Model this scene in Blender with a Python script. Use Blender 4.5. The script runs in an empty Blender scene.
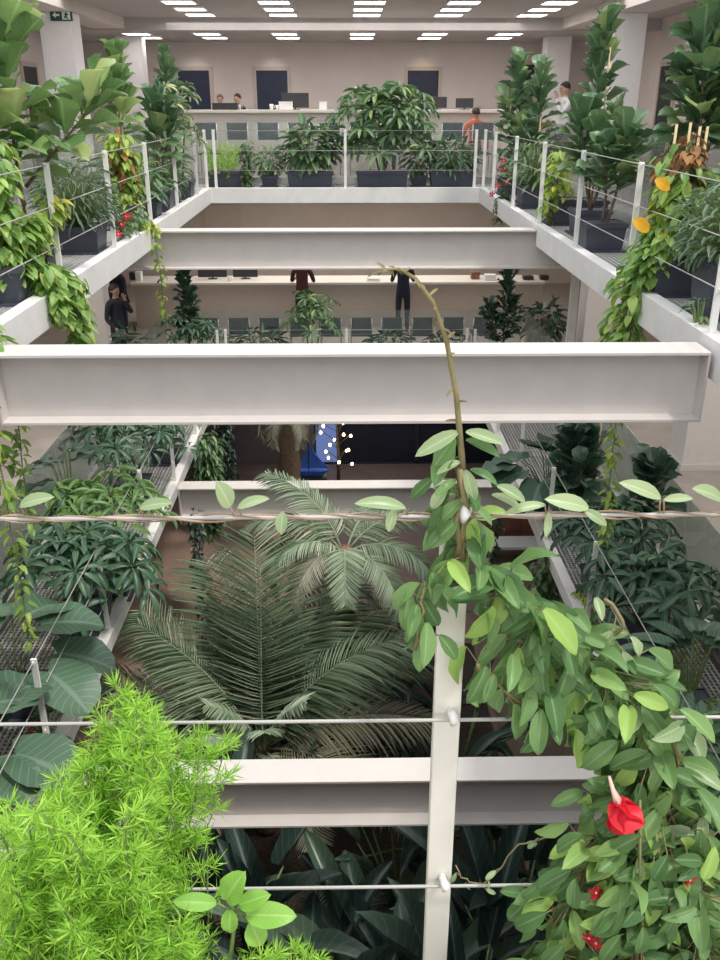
import bpy, bmesh, math, random
import numpy as np
from mathutils import Vector, Matrix

R = math.radians
SC = bpy.context.scene
COL = SC.collection
rng = random.Random(7)

# ------------------------------------------------------------------ camera
PITCH, YAW, FPX = R(23.35), R(0.9), 880.0
CAM = Vector((0, 0, 1.5))
FWD = Vector((math.sin(YAW) * math.cos(PITCH), math.cos(YAW) * math.cos(PITCH), -math.sin(PITCH)))
RGT = Vector((math.cos(YAW), -math.sin(YAW), 0))
UPV = RGT.cross(FWD)

def ray(px, py):
    return FWD * FPX + RGT * (px - 360) + UPV * (480 - py)

def atY(px, py, Y):
    d = ray(px, py)
    return CAM + d * (Y / d.y)

def atZ(px, py, z):
    d = ray(px, py)
    return CAM + d * ((z - CAM.z) / d.z)

# ------------------------------------------------------------------ materials
def nmat(name):
    m = bpy.data.materials.new(name)
    m.use_nodes = True
    nt = m.node_tree
    b = nt.nodes['Principled BSDF']
    return m, nt, b

def plain(name, col, rough=0.5, metal=0.0, noise=0.06, scale=8.0, bump=0.0, spec=0.5):
    m, nt, b = nmat(name)
    b.inputs['Roughness'].default_value = rough
    b.inputs['Metallic'].default_value = metal
    b.inputs['Specular IOR Level'].default_value = spec
    tc = nt.nodes.new('ShaderNodeTexCoord')
    nz = nt.nodes.new('ShaderNodeTexNoise')
    nz.inputs['Scale'].default_value = scale
    nz.inputs['Detail'].default_value = 5
    nt.links.new(tc.outputs['Object'], nz.inputs['Vector'])
    rp = nt.nodes.new('ShaderNodeValToRGB')
    rp.color_ramp.elements[0].position = 0.3
    rp.color_ramp.elements[1].position = 0.7
    lo = tuple(max(0, c * (1 - noise)) for c in col) + (1,)
    hi = tuple(min(1, c * (1 + noise)) for c in col) + (1,)
    rp.color_ramp.elements[0].color = lo
    rp.color_ramp.elements[1].color = hi
    nt.links.new(nz.outputs['Fac'], rp.inputs['Fac'])
    nt.links.new(rp.outputs['Color'], b.inputs['Base Color'])
    if bump:
        bp = nt.nodes.new('ShaderNodeBump')
        bp.inputs['Strength'].default_value = bump
        nt.links.new(nz.outputs['Fac'], bp.inputs['Height'])
        nt.links.new(bp.outputs['Normal'], b.inputs['Normal'])
    return m

def leafmat(name, c1, c2, c3=None, rough=0.42, trans=0.3, rib=0.35, vein=0.0, spec=0.5):
    """leaf colour varies from leaf to leaf; lighter midrib (uv: u across, v along), optional side veins"""
    m, nt, b = nmat(name)
    L = nt.links.new
    geo = nt.nodes.new('ShaderNodeNewGeometry')
    rp = nt.nodes.new('ShaderNodeValToRGB')
    e = rp.color_ramp.elements
    e[0].color = (*c1, 1); e[0].position = 0.0
    e[1].color = (*c2, 1); e[1].position = 0.8 if c3 else 1.0
    if c3:
        x = e.new(0.93); x.color = (*c3, 1)
    L(geo.outputs['Random Per Island'], rp.inputs['Fac'])
    tc = nt.nodes.new('ShaderNodeUVMap')
    sp = nt.nodes.new('ShaderNodeSeparateXYZ')
    L(tc.outputs['UV'], sp.inputs['Vector'])
    s1 = nt.nodes.new('ShaderNodeMath'); s1.operation = 'SUBTRACT'; s1.inputs[1].default_value = 0.5
    L(sp.outputs['X'], s1.inputs[0])
    ab = nt.nodes.new('ShaderNodeMath'); ab.operation = 'ABSOLUTE'
    L(s1.outputs[0], ab.inputs[0])
    mr = nt.nodes.new('ShaderNodeMapRange')
    mr.inputs['From Min'].default_value = 0.025; mr.inputs['From Max'].default_value = 0.06
    mr.inputs['To Min'].default_value = rib; mr.inputs['To Max'].default_value = 0.0
    L(ab.outputs[0], mr.inputs['Value'])
    fac = mr.outputs['Result']
    if vein:
        # side veins: v - 0.5*|u| repeated
        ml = nt.nodes.new('ShaderNodeMath'); ml.operation = 'MULTIPLY'; ml.inputs[1].default_value = 0.55
        L(ab.outputs[0], ml.inputs[0])
        sb = nt.nodes.new('ShaderNodeMath'); sb.operation = 'SUBTRACT'
        L(sp.outputs['Y'], sb.inputs[0]); L(ml.outputs[0], sb.inputs[1])
        sn = nt.nodes.new('ShaderNodeMath'); sn.operation = 'MULTIPLY'; sn.inputs[1].default_value = 9.0
        L(sb.outputs[0], sn.inputs[0])
        fr = nt.nodes.new('ShaderNodeMath'); fr.operation = 'FRACT'
        L(sn.outputs[0], fr.inputs[0])
        m2 = nt.nodes.new('ShaderNodeMapRange')
        m2.inputs['From Min'].default_value = 0.0; m2.inputs['From Max'].default_value = 0.22
        m2.inputs['To Min'].default_value = vein; m2.inputs['To Max'].default_value = 0.0
        L(fr.outputs[0], m2.inputs['Value'])
        mx0 = nt.nodes.new('ShaderNodeMath'); mx0.operation = 'MAXIMUM'
        L(fac, mx0.inputs[0]); L(m2.outputs['Result'], mx0.inputs[1])
        fac = mx0.outputs[0]
    mix = nt.nodes.new('ShaderNodeMix'); mix.data_type = 'RGBA'
    L(fac, mix.inputs['Factor'])
    L(rp.outputs['Color'], mix.inputs['A'])
    vc = tuple(min(1, 0.25 + c * 1.6) * 0.75 for c in c2)
    mix.inputs['B'].default_value = (*vc, 1)
    colr = mix.outputs['Result']
    L(colr, b.inputs['Base Color'])
    b.inputs['Roughness'].default_value = rough
    b.inputs['Specular IOR Level'].default_value = spec
    tr = nt.nodes.new('ShaderNodeBsdfTranslucent')
    hs = nt.nodes.new('ShaderNodeHueSaturation')
    hs.inputs['Hue'].default_value = 0.485; hs.inputs['Value'].default_value = 1.5
    L(colr, hs.inputs['Color']); L(hs.outputs['Color'], tr.inputs['Color'])
    ms = nt.nodes.new('ShaderNodeMixShader'); ms.inputs[0].default_value = trans
    L(b.outputs[0], ms.inputs[1]); L(tr.outputs[0], ms.inputs[2])
    L(ms.outputs[0], nt.nodes['Material Output'].inputs['Surface'])
    return m

def emit(name, col, s):
    m, nt, b = nmat(name)
    b.inputs['Base Color'].default_value = (*col, 1)
    b.inputs['Emission Color'].default_value = (*col, 1)
    b.inputs['Emission Strength'].default_value = s
    return m

def glassmat(name, tint, haze=0.1, hazecol=(0.5, 0.58, 0.55)):
    m, nt, b = nmat(name)
    L = nt.links.new
    t = nt.nodes.new('ShaderNodeBsdfTransparent'); t.inputs[0].default_value = (*tint, 1)
    g = nt.nodes.new('ShaderNodeBsdfGlossy'); g.inputs['Roughness'].default_value = 0.03
    d = nt.nodes.new('ShaderNodeBsdfDiffuse'); d.inputs[0].default_value = (*hazecol, 1)
    f = nt.nodes.new('ShaderNodeFresnel'); f.inputs[0].default_value = 1.45
    m1 = nt.nodes.new('ShaderNodeMixShader'); m1.inputs[0].default_value = haze
    L(t.outputs[0], m1.inputs[1]); L(d.outputs[0], m1.inputs[2])
    m2 = nt.nodes.new('ShaderNodeMixShader')
    fm = nt.nodes.new('ShaderNodeMath'); fm.operation = 'MULTIPLY'; fm.inputs[1].default_value = 0.5
    L(f.outputs[0], fm.inputs[0]); L(fm.outputs[0], m2.inputs[0]); L(m1.outputs[0], m2.inputs[1]); L(g.outputs[0], m2.inputs[2])
    L(m2.outputs[0], nt.nodes['Material Output'].inputs['Surface'])
    return m

M = {}
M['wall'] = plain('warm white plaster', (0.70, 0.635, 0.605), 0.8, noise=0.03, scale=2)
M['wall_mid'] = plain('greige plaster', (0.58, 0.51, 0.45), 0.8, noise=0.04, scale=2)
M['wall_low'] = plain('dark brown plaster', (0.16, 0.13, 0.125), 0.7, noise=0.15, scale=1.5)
M['ceil'] = plain('ceiling paint', (0.50, 0.47, 0.46), 0.9, noise=0.03, scale=2)
M['steel'] = plain('white painted steel', (0.62, 0.575, 0.55), 0.45, noise=0.035, scale=5)
M['fascia'] = plain('white painted channel', (0.74, 0.72, 0.71), 0.5, noise=0.05, scale=6)
M['post'] = plain('white powder coat', (0.78, 0.77, 0.74), 0.4, noise=0.03)
M['cream'] = plain('cream powder coat', (0.74, 0.71, 0.64), 0.42, noise=0.05, scale=14)
M['cable'] = plain('steel cable', (0.40, 0.385, 0.37), 0.5, metal=0.2, noise=0.05)
M['grate'] = plain('galvanised grating', (0.55, 0.54, 0.53), 0.5, metal=0.3, noise=0.08)
M['pillar'] = plain('pillar paint', (0.85, 0.82, 0.82), 0.7, noise=0.02)
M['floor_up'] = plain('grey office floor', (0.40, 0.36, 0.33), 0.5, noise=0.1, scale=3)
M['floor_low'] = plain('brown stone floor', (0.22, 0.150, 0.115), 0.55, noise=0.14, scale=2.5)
M['soil'] = plain('dark soil', (0.055, 0.04, 0.03), 0.95, noise=0.5, scale=30, bump=0.5)
M['planter'] = plain('slate planter', (0.055, 0.06, 0.085), 0.5, noise=0.1, scale=12)
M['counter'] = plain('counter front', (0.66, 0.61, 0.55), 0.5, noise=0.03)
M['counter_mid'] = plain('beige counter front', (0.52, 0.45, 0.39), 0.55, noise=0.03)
M['countertop'] = plain('pale countertop', (0.72, 0.68, 0.62), 0.4, noise=0.03)
M['navy'] = plain('navy door', (0.03, 0.038, 0.075), 0.35, noise=0.1, spec=0.3)
M['frame'] = plain('door frame', (0.56, 0.49, 0.42), 0.6, noise=0.04)
M['dark'] = plain('black plastic', (0.03, 0.03, 0.035), 0.45, noise=0.1)
M['chair'] = plain('charcoal mesh fabric', (0.045, 0.055, 0.07), 0.8, noise=0.2, scale=40)
M['chrome'] = plain('chrome', (0.6, 0.6, 0.6), 0.25, metal=0.9, noise=0.03)
M['white'] = plain('white plastic', (0.8, 0.79, 0.77), 0.5, noise=0.03)
M['stem'] = plain('green stem', (0.13, 0.19, 0.06), 0.6, noise=0.2, scale=20)
M['bark'] = plain('brown bark', (0.16, 0.11, 0.07), 0.85, noise=0.3, scale=20, bump=0.4)
M['cane'] = plain('bamboo cane', (0.55, 0.42, 0.22), 0.6, noise=0.15, scale=15)
M['moss'] = plain('coir pole', (0.17, 0.10, 0.05), 0.95, noise=0.4, scale=40, bump=0.6)
M['fibre'] = plain('reddish palm fibre', (0.26, 0.12, 0.075), 0.9, noise=0.4, scale=25, bump=0.6)
M['vine'] = plain('reddish vine stem', (0.30, 0.20, 0.13), 0.7, noise=0.25, scale=40)
M['vine_green'] = plain('young vine stem', (0.20, 0.17, 0.075), 0.7, noise=0.25, scale=40)
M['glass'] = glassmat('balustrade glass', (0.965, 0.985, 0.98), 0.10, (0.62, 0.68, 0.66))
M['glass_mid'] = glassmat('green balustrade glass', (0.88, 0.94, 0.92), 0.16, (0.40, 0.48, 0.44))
M['facade'] = plain('dark facade glass', (0.018, 0.022, 0.035), 0.12, noise=0.3, scale=0.6)
M['facade_blue'] = emit('blue lit facade glass', (0.13, 0.19, 0.42), 0.55)
M['bluesail'] = plain('blue sail cloth', (0.07, 0.20, 0.75), 0.5, noise=0.08)
M['lamp'] = emit('ceiling panel light', (1.0, 0.95, 0.91), 7.0)
M['bulb'] = emit('warm bulb', (1.0, 0.72, 0.35), 9.0)
M['signgreen'] = plain('dark exit sign green', (0.015, 0.07, 0.06), 0.4)
M['signwhite'] = plain('exit sign white', (0.85, 0.88, 0.86), 0.4, noise=0.0)
M['wood'] = plain('reddish wood', (0.22, 0.09, 0.055), 0.5, noise=0.2, scale=10)
M['petal'] = leafmat('red petal', (0.55, 0.008, 0.02), (0.68, 0.012, 0.03), rough=0.5, trans=0.25, rib=0.0)
M['petal_tube'] = plain('pink flower tube', (0.72, 0.48, 0.42), 0.5)
M['orangeleaf'] = leafmat('orange yellow leaf', (0.70, 0.30, 0.02), (0.75, 0.45, 0.03), trans=0.3, rib=0.2)
# leaves
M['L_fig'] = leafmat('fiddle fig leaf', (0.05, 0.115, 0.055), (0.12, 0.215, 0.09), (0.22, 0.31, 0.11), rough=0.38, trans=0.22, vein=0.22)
M['L_figlit'] = leafmat('bright fiddle fig leaf', (0.08, 0.17, 0.06), (0.19, 0.31, 0.10), (0.42, 0.50, 0.20), rough=0.38, trans=0.3, vein=0.2)  # lit copy of the fig leaf, sunlight put into its colour
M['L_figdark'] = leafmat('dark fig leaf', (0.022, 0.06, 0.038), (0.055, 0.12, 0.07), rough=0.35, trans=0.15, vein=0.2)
M['L_pothos'] = leafmat('pothos leaf', (0.12, 0.25, 0.05), (0.26, 0.42, 0.10), (0.42, 0.56, 0.13), rough=0.4, trans=0.35)
M['L_pothosy'] = leafmat('yellowing pothos leaf', (0.17, 0.30, 0.05), (0.35, 0.48, 0.09), (0.60, 0.58, 0.09), rough=0.4, trans=0.4)
M['L_dry'] = leafmat('withered leaf', (0.19, 0.10, 0.04), (0.34, 0.17, 0.06), rough=0.8, trans=0.15, rib=0.1)
M['L_ivy'] = leafmat('hanging ivy leaf', (0.035, 0.085, 0.03), (0.10, 0.18, 0.06), rough=0.45, trans=0.25)
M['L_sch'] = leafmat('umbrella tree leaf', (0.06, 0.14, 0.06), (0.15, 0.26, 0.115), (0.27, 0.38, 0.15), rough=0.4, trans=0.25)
M['L_schdark'] = leafmat('shaded umbrella tree leaf', (0.035, 0.095, 0.055), (0.085, 0.17, 0.095), rough=0.4, trans=0.2)  # darker copy of the umbrella tree leaf, shade put into its colour
M['L_schlit'] = leafmat('bright umbrella tree leaf', (0.08, 0.19, 0.06), (0.20, 0.33, 0.10), rough=0.4, trans=0.3)  # lighter copy of the umbrella tree leaf, light put into its colour
M['L_var'] = leafmat('variegated leaf', (0.08, 0.15, 0.07), (0.20, 0.27, 0.11), (0.62, 0.64, 0.36), rough=0.45, trans=0.3)
M['L_broad'] = leafmat('broad ribbed leaf', (0.045, 0.105, 0.06), (0.095, 0.18, 0.105), rough=0.42, trans=0.2, vein=0.35)
M['L_grey'] = leafmat('grey green leaf', (0.09, 0.16, 0.09), (0.19, 0.27, 0.16), rough=0.5, trans=0.25)
M['L_fern'] = leafmat('asparagus fern needle', (0.18, 0.42, 0.035), (0.44, 0.70, 0.11), rough=0.5, trans=0.4, rib=0.0)
M['L_mand'] = leafmat('mandevilla leaf', (0.075, 0.165, 0.055), (0.18, 0.31, 0.11), (0.30, 0.46, 0.11), rough=0.38, trans=0.25, rib=0.3, vein=0.08, spec=0.3)
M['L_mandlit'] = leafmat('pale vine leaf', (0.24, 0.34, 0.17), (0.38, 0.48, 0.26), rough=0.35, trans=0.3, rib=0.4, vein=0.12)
M['L_seed'] = leafmat('fresh seedling leaf', (0.22, 0.46, 0.07), (0.30, 0.56, 0.11), rough=0.45, trans=0.35, rib=0.35, vein=0.2)
M['L_palm'] = leafmat('grey palm leaflet', (0.20, 0.29, 0.18), (0.40, 0.48, 0.34), (0.56, 0.56, 0.43), rough=0.4, trans=0.2)
M['L_palmdry'] = leafmat('pale dry palm leaflet', (0.35, 0.34, 0.25), (0.50, 0.48, 0.36), rough=0.5, trans=0.2)
M['L_banana'] = leafmat('banana leaf', (0.045, 0.085, 0.055), (0.10, 0.155, 0.10), rough=0.35, trans=0.2, vein=0.25)
M['L_deep'] = leafmat('deep shade leaf', (0.016, 0.038, 0.03), (0.045, 0.078, 0.058), rough=0.4, trans=0.15, vein=0.2)  # deep shade of the lower court put into the leaf colour

# ------------------------------------------------------------------ mesh builder
class MB:
    def __init__(s):
        s.v = []; s.f = []; s.m = []; s.uv = []; s.n = 0; s.sm = []
    def add(s, verts, faces, mi=0, uvs=None, smooth=False):
        verts = np.asarray(verts, float).reshape(-1, 3)
        s.v.append(verts)
        o = s.n
        for f in faces:
            s.f.append(tuple(i + o for i in f))
            s.m.append(mi); s.sm.append(smooth)
        if uvs is None:
            s.uv.append(np.zeros((len(verts), 2)))
        else:
            s.uv.append(np.asarray(uvs))
        s.n += len(verts)
    def box(s, x0, x1, y0, y1, z0, z1, mi=0, taper=0.0):
        t = taper
        v = [(x0 + t, y0 + t, z0), (x1 - t, y0 + t, z0), (x1 - t, y1 - t, z0), (x0 + t, y1 - t, z0),
             (x0, y0, z1), (x1, y0, z1), (x1, y1, z1), (x0, y1, z1)]
        s.add(v, [(0, 3, 2, 1), (4, 5, 6, 7), (0, 1, 5, 4), (1, 2, 6, 5), (2, 3, 7, 6), (3, 0, 4, 7)], mi)
    def prism(s, poly, z0, z1, axis='z', mi=0):
        n = len(poly)
        def p(a, b, c):
            return {'z': (a, b, c), 'y': (a, c, b), 'x': (c, a, b)}[axis]
        v = [p(a, b, z0) for a, b in poly] + [p(a, b, z1) for a, b in poly]
        f = [tuple(range(n)), tuple(range(2 * n - 1, n - 1, -1))]
        f += [(i, (i + 1) % n, n + (i + 1) % n, n + i) for i in range(n)]
        s.add(v, f, mi)
    def tube(s, pts, r, sides=6, mi=0, caps=True):
        pts = [Vector(p) for p in pts]
        n = len(pts)
        rs = r if isinstance(r, (list, tuple)) else [r] * n
        prev = None
        V = []
        for i, p in enumerate(pts):
            d = (pts[min(i + 1, n - 1)] - pts[max(i - 1, 0)])
            if d.length < 1e-9: d = Vector((0, 0, 1))
            d.normalize()
            if prev is None:
                a = d.orthogonal().normalized()
            else:
                a = prev - d * prev.dot(d)
                a = a.normalized() if a.length > 1e-6 else d.orthogonal().normalized()
            prev = a
            b = d.cross(a)
            for k in range(sides):
                t = 2 * math.pi * k / sides
                V.append(p + (a * math.cos(t) + b * math.sin(t)) * rs[i])
        F = []
        for i in range(n - 1):
            for k in range(sides):
                k2 = (k + 1) % sides
                F.append((i * sides + k, i * sides + k2, (i + 1) * sides + k2, (i + 1) * sides + k))
        if caps:
            F.append(tuple(range(sides - 1, -1, -1)))
            F.append(tuple(range((n - 1) * sides, n * sides)))
        s.add([tuple(v) for v in V], F, mi, smooth=True)
    def lathe(s, prof, cx=0, cy=0, sides=16, mi=0, cz=0):
        V = []; F = []
        for r, z in prof:
            for k in range(sides):
                t = 2 * math.pi * k / sides
                V.append((cx + r * math.cos(t), cy + r * math.sin(t), cz + z))
        for i in range(len(prof) - 1):
            for k in range(sides):
                k2 = (k + 1) % sides
                F.append((i * sides + k, i * sides + k2, (i + 1) * sides + k2, (i + 1) * sides + k))
        F.append(tuple(range(sides - 1, -1, -1)))
        F.append(tuple(range((len(prof) - 1) * sides, len(prof) * sides)))
        s.add(V, F, mi, smooth=True)
    def build(s, name, mats, parent=None, bevel=0.0):
        me = bpy.data.meshes.new(name)
        V = np.concatenate(s.v) if s.v else np.zeros((0, 3))
        me.from_pydata(V.tolist(), [], s.f)
        if not isinstance(mats, (list, tuple)): mats = [mats]
        for m in mats: me.materials.append(m)
        me.polygons.foreach_set('material_index', s.m)
        me.polygons.foreach_set('use_smooth', s.sm)
        uv = np.concatenate(s.uv)
        li = np.empty(len(me.loops), dtype=np.int32)
        me.loops.foreach_get('vertex_index', li)
        ul = me.uv_layers.new(name='UVMap')
        ul.data.foreach_set('uv', uv[li].ravel())
        me.update()
        o = bpy.data.objects.new(name, me)
        COL.objects.link(o)
        if parent is not None: o.parent = parent
        if bevel:
            b = o.modifiers.new('bevel', 'BEVEL'); b.width = bevel; b.segments = 2; b.limit_method = 'ANGLE'
        return o

def empty(name, label, cat, loc=(0, 0, 0), rz=0.0, group=None):
    o = bpy.data.objects.new(name, None)
    o.empty_display_size = 0.1
    COL.objects.link(o)
    o.location = loc; o.rotation_euler = (0, 0, rz)
    tag(o, label, cat, group)
    return o

def tag(o, label, cat, group=None, kind=None):
    o['label'] = label; o['category'] = cat
    if group: o['group'] = group
    if kind: o['kind'] = kind
    return o

def struct(o):
    o['kind'] = 'structure'
    return o

def boxobj(name, mat, b, parent=None, bevel=0.0):
    m = MB(); m.box(*b)
    return m.build(name, mat, parent, bevel)

def copy_tree(o, parent=None):
    c = o.copy(); COL.objects.link(c)
    if parent: c.parent = parent
    for ch in list(o.children): copy_tree(ch, c)
    return c
# ================================================================== the building
XL, XR, XG, XW = -2.45, 2.45, 3.65, 7.2
YF, YG, YB, Y0 = 16.8, 17.95, 26.8, 0.95
LV = (0.0, -3.6)
ZG = -7.2
PIL = 5.3

def slab(name, mat, z1, t):
    m = MB()
    m.box(-XW, -XG, -3, YB, z1 - t, z1); m.box(XG, XW, -3, YB, z1 - t, z1)
    m.box(-XG, XG, YG, YB, z1 - t, z1); m.box(-XG, XG, -3, Y0, z1 - t, z1)
    return struct(m.build(name, mat))
slab('floor_upper', M['floor_up'], 0.0, 0.35)
slab('floor_middle', M['floor_up'], -3.6, 0.35)
struct(boxobj('floor', M['floor_low'], (-XW, XW, -3, YB, ZG - 0.2, ZG)))
# ceiling: high bay, lower rear bay, open to the sky over the court
m = MB()
m.box(-XW, -3.95, -3, 22.3, 3.2, 3.4); m.box(3.95, XW, -3, 22.3, 3.2, 3.4)
m.box(-3.95, 3.95, 17.05, 22.3, 3.2, 3.4); m.box(-3.95, 3.95, -3, -1.2, 3.2, 3.4)
m.box(-XW, XW, 22.3, YB, 2.95, 3.4)
struct(m.build('ceiling', M['ceil']))
m = MB()
m.box(PIL - 0.35, PIL + 0.35, -3, 22.3, 2.98, 3.2); m.box(-PIL - 0.35, -PIL + 0.35, -3, 22.3, 2.98, 3.2)
struct(m.build('trim_1', M['wall']))
# walls
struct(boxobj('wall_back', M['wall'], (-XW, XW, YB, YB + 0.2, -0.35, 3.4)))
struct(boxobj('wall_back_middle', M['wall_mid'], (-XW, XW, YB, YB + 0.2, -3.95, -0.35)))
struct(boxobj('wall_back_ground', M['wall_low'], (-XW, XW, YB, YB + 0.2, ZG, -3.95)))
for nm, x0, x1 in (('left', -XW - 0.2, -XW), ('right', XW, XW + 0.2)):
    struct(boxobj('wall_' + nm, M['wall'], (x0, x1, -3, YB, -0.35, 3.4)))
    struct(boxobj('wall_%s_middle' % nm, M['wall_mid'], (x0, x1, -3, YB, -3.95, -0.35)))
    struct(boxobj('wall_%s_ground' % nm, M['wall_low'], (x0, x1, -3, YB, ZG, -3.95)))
struct(boxobj('wall_front', M['wall_mid'], (-XW, XW, -3.2, -3, ZG, 3.4)))
# brown partition walls and the dark glass front of the ground floor
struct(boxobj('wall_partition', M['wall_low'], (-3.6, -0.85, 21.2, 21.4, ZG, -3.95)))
dn = [0]
def door(px, w, h, z0, Y=None, side=None, y=None, mat='navy'):
    dn[0] += 1
    if side is None:
        x = px
        r = MB()
        r.box(x - w / 2 - 0.1, x - w / 2, YB - 0.05, YB, z0, z0 + h)
        r.box(x + w / 2, x + w / 2 + 0.1, YB - 0.05, YB, z0, z0 + h)
        r.box(x - w / 2 - 0.1, x + w / 2 + 0.1, YB - 0.05, YB, z0 + h, z0 + h + 0.1)
        o = struct(boxobj('door_%d' % dn[0], M[mat], (x - w / 2, x + w / 2, YB - 0.03, YB - 0.002, z0, z0 + h)))
        r.build('door_frame', M['frame'], o)
        boxobj('door_handle', M['chrome'], (x + w / 2 - 0.14, x + w / 2 - 0.04, YB - 0.09, YB - 0.03, z0 + 1.0, z0 + 1.04), o)
    else:
        s = side; x = s * XW
        xs = sorted((x, x - s * 0.03)); xf = sorted((x, x - s * 0.05)); xh = sorted((x - s * 0.03, x - s * 0.09))
        o = struct(boxobj('door_%d' % dn[0], M[mat], (xs[0], xs[1], y - w / 2, y + w / 2, z0, z0 + h)))
        r = MB()
        r.box(xf[0], xf[1], y - w / 2 - 0.1, y - w / 2, z0, z0 + h)
        r.box(xf[0], xf[1], y + w / 2, y + w / 2 + 0.1, z0, z0 + h)
        r.box(xf[0], xf[1], y - w / 2 - 0.1, y + w / 2 + 0.1, z0 + h, z0 + h + 0.1)
        r.build('door_frame', M['frame'], o)
        boxobj('door_handle', M['chrome'], (xh[0], xh[1], y - w / 2 + 0.04, y - w / 2 + 0.14, z0 + 1.0, z0 + 1.04), o)
for px in (194, 272, 423):
    door(atY(px, 80, YB).x, 0.86, 2.25, 0.0)
door(5.0, 0.5, 2.4, 0, mat='dark')  # dark panel standing in for the unlit opening of a corridor
door(0, 0.95, 2.2, 0, side=1, y=21.4, mat='dark')
door(0, 0.95, 2.2, 0, side=1, y=15.5, mat='dark')
door(0, 0.95, 2.2, 0, side=-1, y=22.2, mat='dark')
door(0, 0.95, 2.2, 0, side=-1, y=17.5, mat='dark')
for px in (225, 350):
    door(atY(px, 250, YB).x, 0.9, 2.2, -3.6, mat='frame')
# dark glass front, ground floor
for i, (x0, x1, mt) in enumerate(((-0.85, -0.2, 'facade_blue'), (-0.2, 1.8, 'facade'), (1.8, 4.2, 'facade'), (4.2, XW, 'facade'), (-XW, -3.6, 'facade'))):
    o = struct(boxobj('window_%d' % (i + 1), M[mt], (x0, x1, 21.25, 21.3, ZG, -3.95)))
    f = MB()
    for z in (ZG, ZG + 1.1, ZG + 2.2, -4.0):
        f.box(x0, x1, 21.2, 21.25, z, z + 0.05)
    f.box(x0, x0 + 0.05, 21.2, 21.25, ZG, -3.95); f.box(x1 - 0.05, x1, 21.2, 21.25, ZG, -3.95)
    f.build('window_frame', M['dark'], o)

# pillars -----------------------------------------------------------
def pillar(x, y, z0, z1, label, w=0.6):
    r = empty('pillar', label, 'pillar', (x, y, z0))
    m = MB(); m.box(-w / 2, w / 2, -w / 2, w / 2, 0, z1 - z0); m.build('shaft', M['pillar'], r, 0.015)
    m = MB(); m.box(-w / 2 - 0.012, w / 2 + 0.012, -w / 2 - 0.012, w / 2 + 0.012, 0, 0.1); m.build('skirting', M['white'], r)
    return r
pillar(PIL, 18.5, 0, 2.98, 'white square pillar on the upper floor behind the tallest figs on the right')
pillar(PIL, 24.4, 0, 2.95, 'slimmer looking white pillar at the far right end of the upper office wall')
pl = pillar(-PIL, 18.5, 0, 2.98, 'white square pillar at the upper left carrying the exit sign')
pillar(-PIL, 24.4, 0, 2.95, 'white pillar standing at the far left end of the upper office wall')
pillar(PIL, 12.4, -3.6, -0.35, 'white square pillar on the middle floor behind the right glass balustrade')
pillar(PIL, 18.5, -3.6, -0.35, 'white pillar on the middle floor beyond the right end of the service counter')
pillar(-PIL, 18.5, -3.6, -0.35, 'white pillar on the middle floor at the left beside the standing people')
# exit sign
c = atY(61, 15, 18.17)
sg = empty('exit_sign', 'small dark green exit sign with white arrow and running figure on the left pillar', 'sign', (c.x, 18.17, c.z))
m = MB(); m.box(-0.2, 0.2, 0.0, 0.03, -0.095, 0.095); m.build('board', M['signgreen'], sg)
m = MB()
m.prism([(-0.16, 0), (-0.10, 0.05), (-0.10, 0.018), (-0.03, 0.018), (-0.03, -0.018), (-0.10, -0.018), (-0.10, -0.05)], -0.004, 0.0, 'y')
m.build('arrow', M['signwhite'], sg)
m = MB()
m.prism([(0.015, 0.075), (0.165, 0.075), (0.165, -0.075), (0.015, -0.075)], -0.003, 0.0, 'y')
m.build('doorway', M['signwhite'], sg)
m = MB()
for (a, b, w) in (((0.10, 0.03), (0.085, -0.02), 0.016), ((0.085, -0.02), (0.12, -0.065), 0.011), ((0.085, -0.02), (0.05, -0.05), 0.011),
                  ((0.10, 0.025), (0.06, 0.01), 0.009), ((0.10, 0.025), (0.13, -0.005), 0.009)):
    d = Vector((b[0] - a[0], b[1] - a[1])); n = Vector((-d.y, d.x)).normalized() * w
    m.prism([(a[0] + n.x, a[1] + n.y), (b[0] + n.x, b[1] + n.y), (b[0] - n.x, b[1] - n.y), (a[0] - n.x, a[1] - n.y)], -0.006, -0.003, 'y')
m.prism([(0.108 + 0.014 * math.cos(t), 0.052 + 0.014 * math.sin(t)) for t in [k * math.pi / 5 for k in range(10)]], -0.006, -0.003, 'y')
m.build('running_figure', M['signgreen'], sg)

# steel beams ---------------------------------------------------------
def beam(x0, x1, y, ztop, label):
    h, w, tf, tw = 0.49, 0.28, 0.022, 0.014
    r = empty('steel_beam', label, 'beam', ((x0 + x1) / 2, y, ztop - h))
    L = (x1 - x0) / 2
    m = MB(); m.box(-L, L, -w / 2, w / 2, h - tf, h); m.build('top_flange', M['steel'], r, 0.003)
    m = MB(); m.box(-L, L, -tw / 2, tw / 2, tf, h - tf); m.build('web', M['steel'], r)
    m = MB(); m.box(-L, L, -w / 2, w / 2, 0, tf); m.build('bottom_flange', M['steel'], r, 0.003)
    m = MB()
    for x in (-L, L - 0.015): m.box(x, x + 0.015, -w / 2, w / 2, tf, h - tf)
    m.build('end_plate', M['steel'], r)
    return r
YA, YC = 5.79, 11.75
beam(-2.34, 2.42, YA, -0.035, 'wide pale I-beam crossing the court nearest at upper floor level')
beam(-3.0, 3.0, YC, -0.035, 'farther pale I-beam crossing at upper floor level below the far planters')
beam(-2.44, 2.44, YA, -3.635, 'pale I-beam at middle floor level in front of the large palm')
beam(-2.44, 2.44, YC, -3.635, 'thin looking pale I-beam at middle floor level behind the palm fronds')
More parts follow.
